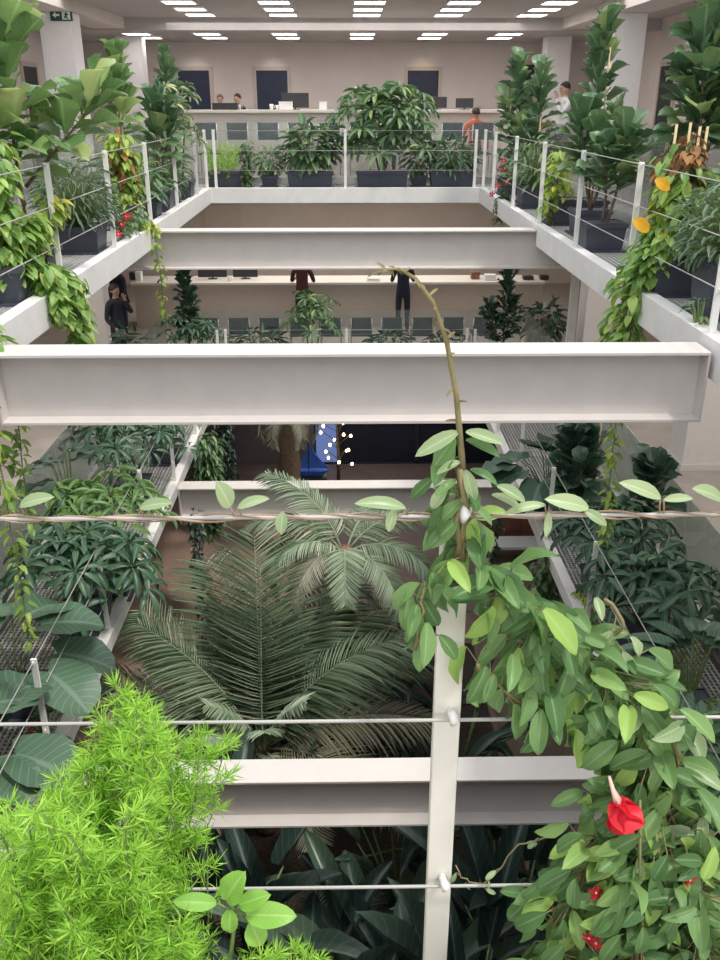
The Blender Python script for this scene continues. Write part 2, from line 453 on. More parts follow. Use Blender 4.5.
for (x, y, z1, lab) in ((3.05, YC, -0.525, 'white slim steel column under the right end of the farther upper beam'),):
    r = empty('steel_column', lab, 'column', (x, y, -3.6))
    m = MB(); m.box(-0.05, 0.05, -0.05, 0.05, 0.02, z1 + 3.6); m.build('shaft', M['steel'], r, 0.006)
    m = MB(); m.box(-0.09, 0.09, -0.09, 0.09, 0, 0.02); m.build('base_plate', M['steel'], r)

# planted ledges ------------------------------------------------------
def grating(m, x0, x1, y0, y1, z, step=0.05):
    n = int((y1 - y0) / step)
    for i in range(n + 1):
        y = y0 + i * step
        m.box(x0, x1, y - 0.004, y + 0.004, z - 0.012, z - 0.002)
    n = int((x1 - x0) / step)
    for i in range(n + 1):
        x = x0 + i * step
        m.box(x - 0.006, x + 0.006, y0, y1, z - 0.03, z)

def ledge(name, label, x0, x1, y0, y1, z, edge, fz):
    cx, cy = (x0 + x1) / 2, (y0 + y1) / 2
    r = empty(name, label, 'ledge', (cx, cy, z))
    m = MB(); grating(m, x0 - cx + 0.03, x1 - cx - 0.03, y0 - cy + 0.03, y1 - cy - 0.03, 0.0)
    m.build('grating', M['grate'], r)
    m = MB()
    a, b, c, d = x0 - cx, x1 - cx, y0 - cy, y1 - cy
    cuts = [(c, d, -fz)] if z < -1 else [(c, YC - cy - 0.15, -fz), (YC - cy - 0.15, YC - cy + 0.15, -0.03), (YC - cy + 0.15, d, -fz)]
    if edge == 'R':
        for (u_, v_, w_) in cuts: m.box(b - 0.05, b, u_, v_, w_, 0.03)
        m.box(b - 0.12, b, c, d, 0.025, 0.034)
    if edge == 'L':
        for (u_, v_, w_) in cuts: m.box(a, a + 0.05, u_, v_, w_, 0.03)
        m.box(a, a + 0.12, c, d, 0.025, 0.034)
    if edge == 'N': m.box(a, b, c, c + 0.05, -fz, 0.03); m.box(a, b, c, c + 0.12, 0.025, 0.034)
    if edge == 'F': m.box(a, b, d - 0.05, d, -fz, 0.03)
    m.build('edge_beam', M['fascia'], r, 0.004)
    m = MB()
    if edge in 'RL':
        k = c + 0.4
        while k < d:
            if abs(k + cy - YA) > 0.3 and abs(k + cy - YC) > 0.3:
                cm = MB(); cm.box(a + 0.06, b - 0.06, k - 0.03, k + 0.03, -0.12, -0.032); cm.build('cross_member', M['steel'], r)
            k += 1.95
    else:
        k = a + 0.5
        while k < b:
            cm = MB(); cm.box(k - 0.03, k + 0.03, c + 0.06, d - 0.06, -0.12, -0.032); cm.build('cross_member', M['steel'], r); k += 1.2
    return r
for z, lv, fz in ((0.0, 'upper', 0.23), (-3.6, 'middle', 0.14)):
    ledge('planted_ledge', 'white edged grating ledge of plants along the left side at %s floor level' % lv, -XG + 0.02, XL, Y0, YF, z, 'R', fz)
    ledge('planted_ledge', 'white edged grating ledge of plants along the right side at %s floor level' % lv, XR, XG - 0.02, Y0, YF, z, 'L', fz)
    ledge('planted_ledge', 'white edged ledge of planters across the far end at %s floor level' % lv, -XG + 0.02, XG - 0.02, YF + 0.005, YG - 0.01, z, 'N', fz)

# railings ------------------------------------------------------------
def railing(label, p0, p1, z, posts, w=0.05, extra=0.0, cables=3, mat='post', group=None):
    """posts: list of fractions along p0-p1; three cables"""
    a, b = Vector((*p0, z)), Vector((*p1, z))
    c = (a + b) / 2
    r = empty('cable_railing', label, 'railing', c)
    for t in posts:
        p = a.lerp(b, t) - c
        m = MB(); m.box(p.x - w / 2, p.x + w / 2, p.y - 0.012, p.y + 0.012, 0.034, 1.0 + 0.02)
        if cables:
            for k in range(3):
                zz = 1.0 - k / 3 - 0.008
                m.box(p.x - 0.008, p.x + 0.008, p.y - 0.03, p.y + 0.03, zz - 0.015, zz + 0.015)
        m.build('post', M[mat], r, 0.003)
    for k in range(3):
        zz = 1.0 - k / 3
        m = MB(); m.tube([a - c + Vector((0, 0, zz)), b - c + Vector((0, 0, zz))], 0.005, 6)
        m.build('cable', M['cable'], r)
    return r
ys = [5.9 + 1.95 * k for k in range(-2, 6)]
for z, lv in ((0.0, 'upper'), (-3.6, 'middle')):
    for s, nm in ((-1, 'left'), (1, 'right')):
        x = s * 2.505
        railing('white post and cable railing along the %s planted ledge of the %s floor' % (nm, lv), (x, 1.2), (x, YF), z, [(y - 1.2) / (YF - 1.2) for y in ys] + [1.0])
    railing('white post and cable railing across the far %s floor planters' % lv, (-2.35, YF + 0.06), (2.35, YF + 0.06), z, [0.0, 0.5, 1.0])
# glass balustrades
def balustrade(label, p0, p1, z, n, mat):
    a, b = Vector((*p0, z)), Vector((*p1, z)); c = (a + b) / 2
    r = empty('glass_balustrade', label, 'balustrade', c)
    alongx = abs(b.x - a.x) > abs(b.y - a.y)
    for i in range(n):
        u, v = a.lerp(b, i / n) - c, a.lerp(b, (i + 1) / n) - c
        m = MB()
        if alongx: m.box(u.x + 0.01, v.x - 0.01, -0.008, 0.008, 0.1, 1.12)
        else: m.box(-0.008, 0.008, u.y + 0.01, v.y - 0.01, 0.1, 1.12)
        m.build('glass_panel', M[mat], r)
    u, v = a - c, b - c
    m = MB()
    if alongx: m.box(u.x, v.x, -0.04, 0.04, 0, 0.12)
    else: m.box(-0.04, 0.04, u.y, v.y, 0, 0.12)
    m.build('bottom_rail', M['chrome'], r)
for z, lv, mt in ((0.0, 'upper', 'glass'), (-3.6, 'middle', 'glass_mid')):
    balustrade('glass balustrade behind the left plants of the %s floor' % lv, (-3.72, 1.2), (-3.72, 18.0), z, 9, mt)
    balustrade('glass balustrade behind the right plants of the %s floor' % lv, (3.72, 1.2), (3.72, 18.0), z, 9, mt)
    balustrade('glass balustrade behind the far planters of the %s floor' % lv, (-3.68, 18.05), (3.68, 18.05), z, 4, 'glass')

# ceiling lights --------------------------------------------------------
def light_panel(x, y, z, label):
    r = empty('ceiling_light', label, 'ceiling light', (x, y, z), group='square ceiling light panels')
    m = MB(); m.box(-0.28, 0.28, -0.28, 0.28, -0.022, -0.006); m.build('diffuser', M['lamp'], r)
    m = MB()
    m.box(-0.31, 0.31, -0.31, -0.28, -0.025, 0); m.box(-0.31, 0.31, 0.28, 0.31, -0.025, 0)
    m.box(-0.31, -0.28, -0.28, 0.28, -0.025, 0); m.box(0.28, 0.31, -0.28, 0.28, -0.025, 0)
    m.build('frame', M['white'], r)
cols = ['leftmost', 'second from left', 'middle', 'fourth from left', 'rightmost']
rows = ['row nearest the court', 'middle row of the front bay', 'rear row of the front bay']
for j, y in enumerate((18.75, 20.1, 21.4)):
    for i, x in enumerate((-3.1, -1.32, 0.48, 2.25, 4.05)):
        light_panel(x, y, 3.2, 'glowing square ceiling panel, %s in the %s' % (cols[i], rows[j]))
cols2 = ['far left', 'second from left', 'third from left', 'centre right', 'fifth from left', 'far right']
for j, y in enumerate((23.3, 24.7)):
    for i, x in enumerate((-4.9, -3.24, -1.42, 0.43, 2.13, 3.9)):
        light_panel(x, y, 2.95, 'glowing square panel on the lower rear ceiling, %s, %s pair half' % (cols2[i], ('front', 'back')[j]))

# counters ---------------------------------------------------------------
def counter(label, x0, x1, y, z, h, mat):
    r = empty('service_counter', label, 'counter', ((x0 + x1) / 2, y, z))
    L = (x1 - x0) / 2
    m = MB(); m.box(-L, L, 0, 0.08, 0.0, h - 0.06)
    m.build('front_panel', M[mat], r)
    m = MB(); m.box(-L, -L + 0.05, 0.08, 0.75, 0, h - 0.06); m.box(L - 0.05, L, 0.08, 0.75, 0, h - 0.06)
    m.build('end_panel', M[mat], r)
    m = MB(); m.box(-L - 0.03, L + 0.03, -0.12, 0.8, h - 0.06, h); m.build('countertop', M['countertop'], r, 0.006)
    m = MB(); m.box(-L, L, 0.02, 0.1, 0.0, 0.1); m.build('plinth', M['dark'], r)
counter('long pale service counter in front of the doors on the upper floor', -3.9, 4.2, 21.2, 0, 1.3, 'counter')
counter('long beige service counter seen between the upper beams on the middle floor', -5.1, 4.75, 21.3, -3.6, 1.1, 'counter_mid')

CH = {}
def chair(label, x, y, z, group, b0, b1):
    first = CH.setdefault(b0, [None])
    if first[0] is None:
        r = empty('waiting_chair', label, 'chair', (x, y, z), group=group)
        m = MB(); m.box(-0.235, 0.235, -0.23, 0.22, 0.42, 0.47); m.build('seat', M['chair'], r, 0.02)
        m = MB()
        # back leans towards the court
        V = []
        for (t, zz) in ((-0.225, b0), (-0.29, b1)):
            for yy in (0, 0.03):
                V += [(-0.225, t + yy, zz), (0.225, t + yy, zz)]
        m.add(V, [(0, 1, 5, 4), (2, 6, 7, 3), (0, 4, 6, 2), (1, 3, 7, 5), (4, 5, 7, 6), (0, 2, 3, 1)])
        m.build('backrest', M['chair'], r, 0.012)
        for sx in (-0.22, 0.22):
            m = MB(); m.tube([(sx, -0.24, 0), (sx, -0.215, 0.44), (sx, -0.28, b1 - 0.02)], 0.012); m.build('leg', M['chrome'], r)
            m = MB(); m.tube([(sx, 0.22, 0), (sx, 0.19, 0.43)], 0.012); m.build('leg', M['chrome'], r)
        first[0] = r
    else:
        r = copy_tree(first[0]); r.location = (x, y, z); tag(r, label, 'chair', group)
    return r
for z, lv, y, b0, b1 in ((0.0, 'upper', 20.4, 0.72, 1.06), (-3.6, 'middle', 18.85, 0.48, 0.85)):
    ps = ['at the far left end of the row', 'second from the left', 'third from the left', 'fourth from the left', 'at the centre left of the row',
          'at the centre of the row', 'fourth from the right', 'third from the right', 'second from the right', 'at the far right end of the row']
    for k in range(10):
        chair('dark chair facing the %s floor counter, %s' % (lv, ps[k]), -2.95 + 0.655 * k, y, z, 'dark chairs along the %s floor counter' % lv, b0, b1)

# things on the counters
def monitor(label, x, y, z, w=0.5, rz=0.0):
    r = empty('monitor', label, 'monitor', (x, y, z), rz)
    m = MB(); m.box(-w / 2, w / 2, -0.015, 0.015, 0.04, 0.04 + w * 0.5); m.build('screen_back', M['dark'], r, 0.006)
    m = MB(); m.box(-0.02, 0.02, -0.01, 0.01, 0.01, 0.12); m.build('stand', M['dark'], r)
    m = MB(); m.box(-0.11, 0.11, -0.08, 0.08, 0, 0.012); m.build('foot', M['dark'], r)
def box_item(name, label, cat, mat, x, y, z, w, d, h, lid=None):
    r = empty(name, label, cat, (x, y, z))
    m = MB(); m.box(-w / 2, w / 2, -d / 2, d / 2, 0, h); m.build('body', mat, r, min(w, h) * 0.08)
    m = MB(); m.box(-w / 2 - 0.004, w / 2 + 0.004, -d / 2 - 0.004, d / 2 + 0.004, h, h + 0.012); m.build('lid', lid or mat, r)
def cup(label, x, y, z, s=1.0, mat='white'):
    r = empty('cup', label, 'cup', (x, y, z))
    m = MB(); m.lathe([(0.03 * s, 0), (0.042 * s, 0.11 * s), (0.036 * s, 0.11 * s), (0.026 * s, 0.015 * s)], sides=14); m.build('body', M[mat], r)
    m = MB(); m.tube([(0.04 * s, 0, 0.09 * s), (0.065 * s, 0, 0.08 * s), (0.065 * s, 0, 0.04 * s), (0.035 * s, 0, 0.03 * s)], 0.006 * s); m.build('handle', M[mat], r)
U = 1.3
def ux(px): return atY(px, 105, 21.5).x
def lx(px): return atY(px, 277, 21.6).x
monitor('large black monitor on the upper counter right of the middle navy door', ux(295), 21.6, U - 0.06 + 0.06, 0.62)
monitor('low wide black monitor on the upper counter left of the right navy door', ux(437), 21.6, U, 0.46)
monitor('small black monitor at the right end of the upper counter', ux(465), 21.6, U, 0.4)
box_item('printer', 'low black printer on the upper counter below the left end heads', 'printer', M['dark'], ux(226), 21.45, U, 0.55, 0.4, 0.13)
box_item('paper_tray', 'white paper tray on the upper counter left of the large monitor', 'tray', M['white'], ux(286), 21.4, U, 0.3, 0.2, 0.16)
box_item('carton', 'white carton on the upper counter right of the large monitor', 'box', M['white'], ux(323), 21.5, U, 0.17, 0.2, 0.16)
box_item('carton', 'taller white carton on the upper counter behind the umbrella tree', 'box', M['white'], ux(376), 21.7, U, 0.2, 0.2, 0.3)
cup('white cup on the upper counter in front of the middle navy door', ux(272), 21.3, U, 1.1)
cup('smaller white cup beside the paper tray on the upper counter', ux(277.5), 21.35, U, 0.9)
cup('grey mug beside the printer on the upper counter', ux(240), 21.35, U, 1.0, 'grate')
W = -2.5
monitor('wide dark monitor on the middle counter behind the left fig top', lx(212), 21.7, W, 0.7)
monitor('dark monitor on the middle counter left of the maroon figure', lx(245), 21.7, W, 0.6)
cup('white cup on the middle counter between the two left monitors', lx(230), 21.4, W, 1.1)
box_item('carton', 'small white box on the middle counter at its left end', 'box', M['white'], lx(140), 21.5, W, 0.14, 0.2, 0.2)
box_item('folder_box', 'dark folder box on the middle counter near its left end', 'box', M['dark'], lx(133), 21.65, W, 0.16, 0.2, 0.16)
box_item('paper_stack', 'white stack of paper on the middle counter beside the person in navy', 'paper', M['white'], lx(373), 21.4, W, 0.3, 0.22, 0.06)
box_item('carton', 'brown box on the middle counter left of the dark fig', 'box', M['wood'], lx(475), 21.6, W, 0.2, 0.2, 0.16)
box_item('paper_tray', 'pale paper tray on the middle counter behind the dark fig', 'tray', M['white'], lx(489), 21.45, W, 0.26, 0.2, 0.12)
box_item('telephone', 'dark telephone on the middle counter at its right end', 'telephone', M['dark'], lx(543), 21.5, W, 0.2, 0.22, 0.08)
box_item('telephone', 'dark telephone on the middle counter right of the dark fig', 'telephone', M['dark'], lx(527), 21.5, W, 0.24, 0.22, 0.07)
# ================================================================== leaves
def profile(kind, t):
    if kind == 'fig':      # fiddle: narrow waist near base, broad rounded tip
        return (t ** 0.8) * ((1 - t) ** 0.32) * 1.62 * (1 - 0.22 * math.exp(-((t - 0.33) / 0.13) ** 2))
    if kind == 'heart':
        return 1.62 * (t ** 0.38) * ((1 - t) ** 0.85)
    if kind == 'ellipse':
        return 1.9 * (t ** 0.65) * ((1 - t) ** 0.72)
    if kind == 'obov':
        return 1.75 * (t ** 0.95) * ((1 - t) ** 0.5)
    if kind == 'lance':
        return 1.55 * (t ** 0.5) * ((1 - t) ** 0.75)
    if kind == 'round':
        return 2.0 * (t ** 0.42) * ((1 - t) ** 0.48)
    if kind == 'banana':
        return 1.35 * (t ** 0.32) * ((1 - t) ** 0.4)
    return 2 * (t * (1 - t)) ** 0.5

TPL = {}
def template(kind, nseg, cols, droop, fold, wav):
    key = (kind, nseg, cols, droop, fold, wav)
    if key in TPL: return TPL[key]
    V = []; UV = []; F = []
    h = cols // 2
    # heart / round leaves have lobes behind the stalk
    lobe = 0.16 if kind in ('heart', 'round') else 0.0
    for i in range(nseg + 1):
        u_ = i / nseg
        t = 0.45 * u_ + 0.55 * (1 - math.cos(math.pi * u_)) / 2
        te = min(max(t, 0.02), 0.985)
        w = profile(kind, te) * 0.5
        if i == nseg: w = 0.0 if kind != 'banana' else 0.06
        # arc along the leaf
        a = droop * t
        x = math.sin(a) / droop if abs(droop) > 1e-3 else t
        z = -(1 - math.cos(a)) / droop if abs(droop) > 1e-3 else 0
        for j in range(cols):
            s = (j - h) / h
            y = s * w
            zz = z + abs(s) * w * fold + wav * 0.07 * math.sin(t * 11 + (1.7 if s > 0 else 0)) * abs(s)
            xx = x - lobe * abs(s) * (1 - t) ** 2
            V.append((xx, y, zz)); UV.append((0.5 + 0.5 * s, t))
    for i in range(nseg):
        for j in range(cols - 1):
            F.append((i * cols + j, i * cols + j + 1, (i + 1) * cols + j + 1, (i + 1) * cols + j))
    TPL[key] = (np.array(V), F, np.array(UV))
    return TPL[key]

def leaf(mb, base, d, n, L, W, kind='ellipse', droop=0.5, fold=0.35, wav=0.0, nseg=5, cols=3, mi=0):
    x = Vector(d).normalized()
    n = Vector(n)
    z = n - x * n.dot(x)
    if z.length < 1e-4: z = x.orthogonal()
    z.normalize(); y = z.cross(x)
    V, F, UV = template(kind, nseg, cols, round(droop * 4) / 4, round(fold * 5) / 5, round(wav * 2) / 2)
    A = np.array([[x.x * L, x.y * L, x.z * L], [y.x * W, y.y * W, y.z * W], [z.x * L, z.y * L, z.z * L]])
    mb.add(V @ A + np.array(base), F, mi, UV, True)

def sph(az, el):
    return Vector((math.cos(az) * math.cos(el), math.sin(az) * math.cos(el), math.sin(el)))

def U_(a, b): return rng.uniform(a, b)

# ------------------------------------------------------------------ plant pieces (local coordinates, z up from the thing's base)
def planter(root, w, d, h, dx=0.0, dy=0.0):
    m = MB()
    t = 0.02; k = 0.03
    ox = [(dx - w / 2 + k, dy - d / 2 + k, 0), (dx + w / 2 - k, dy - d / 2 + k, 0), (dx + w / 2 - k, dy + d / 2 - k, 0), (dx - w / 2 + k, dy + d / 2 - k, 0)]
    top = [(dx - w / 2, dy - d / 2, h), (dx + w / 2, dy - d / 2, h), (dx + w / 2, dy + d / 2, h), (dx - w / 2, dy + d / 2, h)]
    it = [(dx - w / 2 + t, dy - d / 2 + t, h), (dx + w / 2 - t, dy - d / 2 + t, h), (dx + w / 2 - t, dy + d / 2 - t, h), (dx - w / 2 + t, dy + d / 2 - t, h)]
    ib = [(p[0], p[1], h - 0.06) for p in it]
    V = ox + top + it + ib
    F = [(3, 2, 1, 0)]
    for i in range(4):
        j = (i + 1) % 4
        F += [(i, j, 4 + j, 4 + i), (4 + i, 4 + j, 8 + j, 8 + i), (8 + i, 8 + j, 12 + j, 12 + i)]
    F.append((12, 13, 14, 15))
    m.add(V, F)
    m.box(dx - w / 2 - 0.012, dx + w / 2 + 0.012, dy - d / 2 - 0.012, dy + d / 2 + 0.012, h - 0.045, h - 0.012)
    m.build('planter', M['planter'], root)
    m = MB(); m.box(dx - w / 2 - 0.02, dx + w / 2 + 0.02, dy - d / 2 - 0.02, dy + d / 2 + 0.02, 0.0, 0.018); m.build('saucer', M['planter'], root)
    m = MB(); m.box(dx - w / 2 + 0.024, dx + w / 2 - 0.024, dy - d / 2 + 0.024, dy + d / 2 - 0.024, h - 0.1, h - 0.025); m.build('soil', M['soil'], root)

def stake(root, x, y, z0, z1, lean=0.0):
    m = MB(); m.tube([(x, y, z0), (x + lean, y, z1)], 0.011, 7); m.build('stake', M['cane'], root)

def fig_stem(fm, sm, base, top, n, L, spread=1.0, az0=0.0, up=1.2, low=-0.15, t0=0.15, curve=0.05):
    base, top = Vector(base), Vector(top)
    bend = Vector((U_(-1, 1), U_(-1, 1), 0)) * curve
    def P(t): return base.lerp(top, t) + bend * math.sin(math.pi * t)
    sm.tube([P(i / 7) for i in range(8)], [0.018 - 0.011 * i / 7 for i in range(8)], 7)
    n = int(n * 1.8)
    for i in range(n):
        t = t0 + (1 - t0) * ((i + 0.5) / n) ** 0.9
        az = az0 + i * 2.39996 + U_(-0.6, 0.6)
        el = low + (up - low) * t ** 1.2 + U_(-0.3, 0.3)
        l = L * U_(0.75, 1.1) * (1.0 - 0.12 * max(0, t - 0.8) / 0.2)
        p = P(t)
        d = sph(az, el)
        q = p + d * 0.05 * spread
        sm.tube([p, q], 0.005, 4, caps=False)
        leaf(fm, q, d, Vector((0, 0, 1)) - d * 0.2 + Vector((U_(-.3, .3), U_(-.3, .3), 0)), l, l * U_(0.72, 0.9), 'fig', U_(0.0, 0.6), 0.3, 1.0, 7, 5)
    return P

def fig(name, label, loc, stems, n, L, mat='L_fig', pot=None, stakes=(), **kw):
    """stems: list of (bx,by,tx,ty,h)"""
    r = empty(name, label, 'plant', loc)
    z0 = 0.0
    if pot: planter(r, *pot); z0 = pot[2] - 0.04
    fm, sm = MB(), MB()
    for i, (bx, by, tx, ty, h, zb) in enumerate(stems):
        fig_stem(fm, sm, (bx, by, z0 + zb), (tx, ty, h), n if isinstance(n, int) else n[i], L, az0=i * 1.3, **kw)
    sm.build('stem', M['bark'], r)
    fm.build('foliage', M[mat], r)
    for (x, y, a, b) in stakes: stake(r, x, y, a, b)
    return r

def whorl(fm, sm, c, axis, L, nl, kind='obov', wr=0.34, dr=0.8, nseg=5):
    axis = Vector(axis).normalized()
    a = axis.orthogonal().normalized(); b = axis.cross(a)
    ph = U_(0, 6.28)
    for k in range(nl):
        t = ph + 2 * math.pi * k / nl + U_(-0.1, 0.1)
        d = (a * math.cos(t) + b * math.sin(t)) + axis * U_(0.0, 0.3)
        l = L * U_(0.8, 1.1)
        d.normalize()
        q = Vector(c) + d * 0.12 * L
        leaf(fm, q, d, axis + Vector((0, 0, 0.4)), l, l * wr, kind, dr * U_(0.7, 1.3), 0.35, 0, nseg, 3)

def scheff(name, label, loc, h, rad, nw, L, mat='L_sch', pot=None, lean=(0, 0), zlo=0.35, nl=8, wr=0.34, rootz=None, ell=(1, 1)):
    r = empty(name, label, 'plant', loc)
    z0 = 0.0
    if pot: planter(r, *pot); z0 = pot[2] - 0.04
    fm, sm = MB(), MB()
    ns = 3
    tops = []
    for k in range(ns):
        a = 2.1 * k + U_(0, 1)
        tp = Vector((lean[0] + 0.35 * rad * math.cos(a), lean[1] + 0.35 * rad * math.sin(a), h * U_(0.8, 0.95)))
        b = Vector((0.05 * math.cos(a), 0.05 * math.sin(a), z0))
        mid = b.lerp(tp, 0.5) + Vector((0.05 * math.cos(a), 0.05 * math.sin(a), 0.1))
        sm.tube([b, mid, tp], [0.018, 0.014, 0.008], 6)
        tops.append((b, mid, tp))
    for i in range(nw):
        b, mid, tp = tops[i % ns]
        t = zlo + (1 - zlo) * ((i + 0.5) / nw)
        p = mid.lerp(tp, max(0, t * 2 - 1)) if t > 0.5 else b.lerp(mid, t * 2)
        az = i * 2.39996 + U_(-0.3, 0.3)
        el = U_(-0.1, 0.5) + 0.7 * t * t
        d = sph(az, el)
        reach = rad * U_(0.55, 1.0) * (1 - 0.45 * t * t)
        q = p + Vector((d.x * reach * ell[0], d.y * reach * ell[1], d.z * reach * 0.6))
        q.z = max(q.z, z0 + 0.05)
        sm.tube([p, p.lerp(q, 0.5) + Vector((0, 0, 0.03)), q], 0.004, 4, caps=False)
        whorl(fm, sm, q, Vector((d.x * 0.7, d.y * 0.7, 0.9)), L, nl + rng.randint(-1, 1), wr=wr)
    sm.build('stem', M['stem'], r); fm.build('foliage', M[mat], r)
    return r

def along(pts, t):
    n = len(pts) - 1
    k = min(int(t * n), n - 1)
    return Vector(pts[k]).lerp(Vector(pts[k + 1]), t * n - k)

def vine_leaves(fm, sm, pts, n, L, spread=0.06, kind='heart', wr=0.75, out=None, hang=0.6, mi=0, nseg=4, jit=0.5):
    """leaves spread round a stem polyline; hang>0 lets tips point down"""
    for i in range(n):
        p = along(pts, (i + U_(0, 1)) / n)
        d = Vector((U_(-1, 1), U_(-1, 1), U_(-1, 0.5)))
        if out is not None: d += Vector(out) * 0.8
        d.normalize()
        q = p + d * spread * U_(0.3, 1.0)
        dd = Vector((d.x + U_(-jit, jit), d.y + U_(-jit, jit), -hang + U_(-0.4, 0.5)))
        nn = Vector((d.x * 0.7, d.y * 0.7, 0.75))
        l = L * U_(0.65, 1.15)
        sm.tube([p, q], 0.0018, 3, caps=False)
        leaf(fm, q, dd, nn, l, l * wr, kind, U_(0.2, 0.8), 0.35, 0, nseg, 3, mi)

def wob(pts, k, amp):
    out = []
    for i in range(k + 1):
        p = along(pts, i / k)
        out.append(p + Vector((U_(-amp, amp), U_(-amp, amp), U_(-amp, amp))))
    return out

DENS = 1.9
def trailing(name, label, loc, runs, L, mats, pot=None, pole=None, cat='plant', wr=0.85, kind='heart', stemmat='stem', nseg=4, group=None):
    """runs: list of (polyline, nleaves, spread, material index)"""
    r = empty(name, label, cat, loc, group=group)
    if pot: planter(r, *pot)
    if pole:
        m = MB(); m.tube([(pole[0], pole[1], pole[2]), (pole[0], pole[1], pole[3])], 0.035, 9); m.build('moss_pole', M['moss'], r)
    fm, sm = MB(), MB()
    for pts, n, sp, mi in runs:
        pp = wob(pts, max(4, len(pts) * 3), 0.012)
        sm.tube(pp, 0.004, 5)
        vine_leaves(fm, sm, pp, int(n * DENS), L, sp, kind, wr, mi=mi, nseg=nseg)
    sm.build('stem', M[stemmat], r); fm.build('foliage', [M[x] for x in mats], r)
    return r

def petiole_bush(name, label, loc, n, reach, h, L, wr, kind, mat, pot=None, droop=0.5, up=(0.3, 1.2), wav=1.0, cols=5, nseg=6, dirx=(0, 0), az=(0, 6.283)):
    """broad leaves on long stalks from one base"""
    r = empty(name, label, 'plant', loc)
    z0 = 0
    if pot: planter(r, *pot); z0 = pot[2] - 0.04
    fm, sm = MB(), MB()
    for i in range(n):
        a = az[0] + ((i * 2.39996) % 6.283) / 6.283 * (az[1] - az[0]) + U_(-0.2, 0.2)
        e = up[0] + (up[1] - up[0]) * ((i * 0.618) % 1.0)
        ln = reach * U_(0.7, 1.05)
        d = sph(a, e)
        tip = Vector((d.x * ln + dirx[0], d.y * ln + dirx[1], z0 + max(0.05, d.z * h * U_(0.85, 1.1))))
        b = Vector((d.x * 0.03, d.y * 0.03, z0))
        mid = b.lerp(tip, 0.55) + Vector((0, 0, 0.12 * h))
        sm.tube([b, mid, tip], [0.009, 0.007, 0.005], 5, caps=False)
        dd = Vector((d.x, d.y, -0.25 + 0.3 * d.z)).normalized()
        l = L * U_(0.75, 1.1)
        leaf(fm, tip, dd, Vector((d.x * 0.25, d.y * 0.25, 1)), l, l * wr, kind, droop * U_(0.7, 1.3), 0.25, wav, nseg, cols)
    sm.build('stalk', M['stem'], r); fm.build('foliage', M[mat], r)
    return r

def frond(fm, sm, pts, nl, L, W, up=Vector((0, 0, 1)), mi=0, vee=0.5, hang=0.25, stem_r=0.012, kind='lance', swp=0.6, nseg=3, t0=0.12):
    """pinnate frond along a polyline, leaflets both sides"""
    k = 12
    P = [along(pts, i / k) for i in range(k + 1)]
    # smooth
    for _ in range(3):
        P = [P[0]] + [(P[i - 1] + P[i] * 2 + P[i + 1]) / 4 for i in range(1, k)] + [P[-1]]
    sm.tube(P, [stem_r * (1 - 0.75 * i / k) for i in range(k + 1)], 5)
    for i in range(nl):
        t = t0 + (1 - t0) * i / (nl - 1)
        p = along(P, t); q = along(P, min(1, t + 0.03)); o = along(P, max(0, t - 0.03))
        d = (q - o).normalized()
        s = d.cross(up)
        if s.length < 0.05: s = d.orthogonal()
        s.normalize(); u = s.cross(d)
        l = L * (0.35 + 0.65 * math.sin(math.pi * min(1, 0.12 + 0.83 * t)) ** 0.6) * (0.55 if t > 0.97 else 1)
        for sg in (-1, 1):
            dd = s * sg + d * (swp + 0.5 * t) + u * vee * U_(0.6, 1.3) - Vector((0, 0, hang * U_(0.6, 1.4)))
            leaf(fm, p, dd, u - s * sg * 0.5, l * U_(0.9, 1.08), W, kind, 0.75 * hang * 2.2, 0.2, 0, nseg, 3, mi)

def arc(base, az, el, length, bend, n=8):
    """polyline leaving base at elevation el and bending down"""
    pts = [Vector(base)]
    e = el
    for i in range(n):
        pts.append(pts[-1] + sph(az, e) * length / n)
        e -= bend / n
    return pts

def areca(name, label, loc, nf, length, nl, L, W, mat, pot=None, el=(0.5, 1.4), bend=1.6, dirx=0.0):
    r = empty(name, label, 'plant', loc)
    z0 = 0
    if pot: planter(r, *pot); z0 = pot[2] - 0.04
    fm, sm = MB(), MB()
    for i in range(nf):
        a = i * 2.39996 + U_(-0.2, 0.2)
        e = el[0] + (el[1] - el[0]) * ((i * 0.618) % 1)
        frond(fm, sm, arc((0, 0, z0), a, e, length * U_(0.75, 1.1), bend * U_(0.7, 1.2)), nl, L, W, vee=0.3, stem_r=0.006)
    sm.build('stalk', M['stem'], r); fm.build('foliage', M[mat], r)
    return r

def tuft(fm, c, axis, n, L, W, mi=0):
    """tuft of needle leaves"""
    axis = Vector(axis).normalized()
    for k in range(n):
        d = axis * U_(-0.1, 1.0) + Vector((U_(-1, 1), U_(-1, 1), U_(-0.6, 1)))
        d.normalize()
        l = L * U_(0.6, 1.15)
        y = d.cross(Vector((U_(-1, 1), U_(-1, 1), U_(-1, 1)))).normalized() * W
        z = d.cross(y).normalized() * W * 0.6
        p = Vector(c)
        m = p + d * l * 0.5
        fm.add([p, m + y + z * .3, p + d * l, m - y + z * .3, m - z], [(0, 4, 1), (4, 2, 1), (0, 3, 4), (3, 2, 4)], mi, None, True)

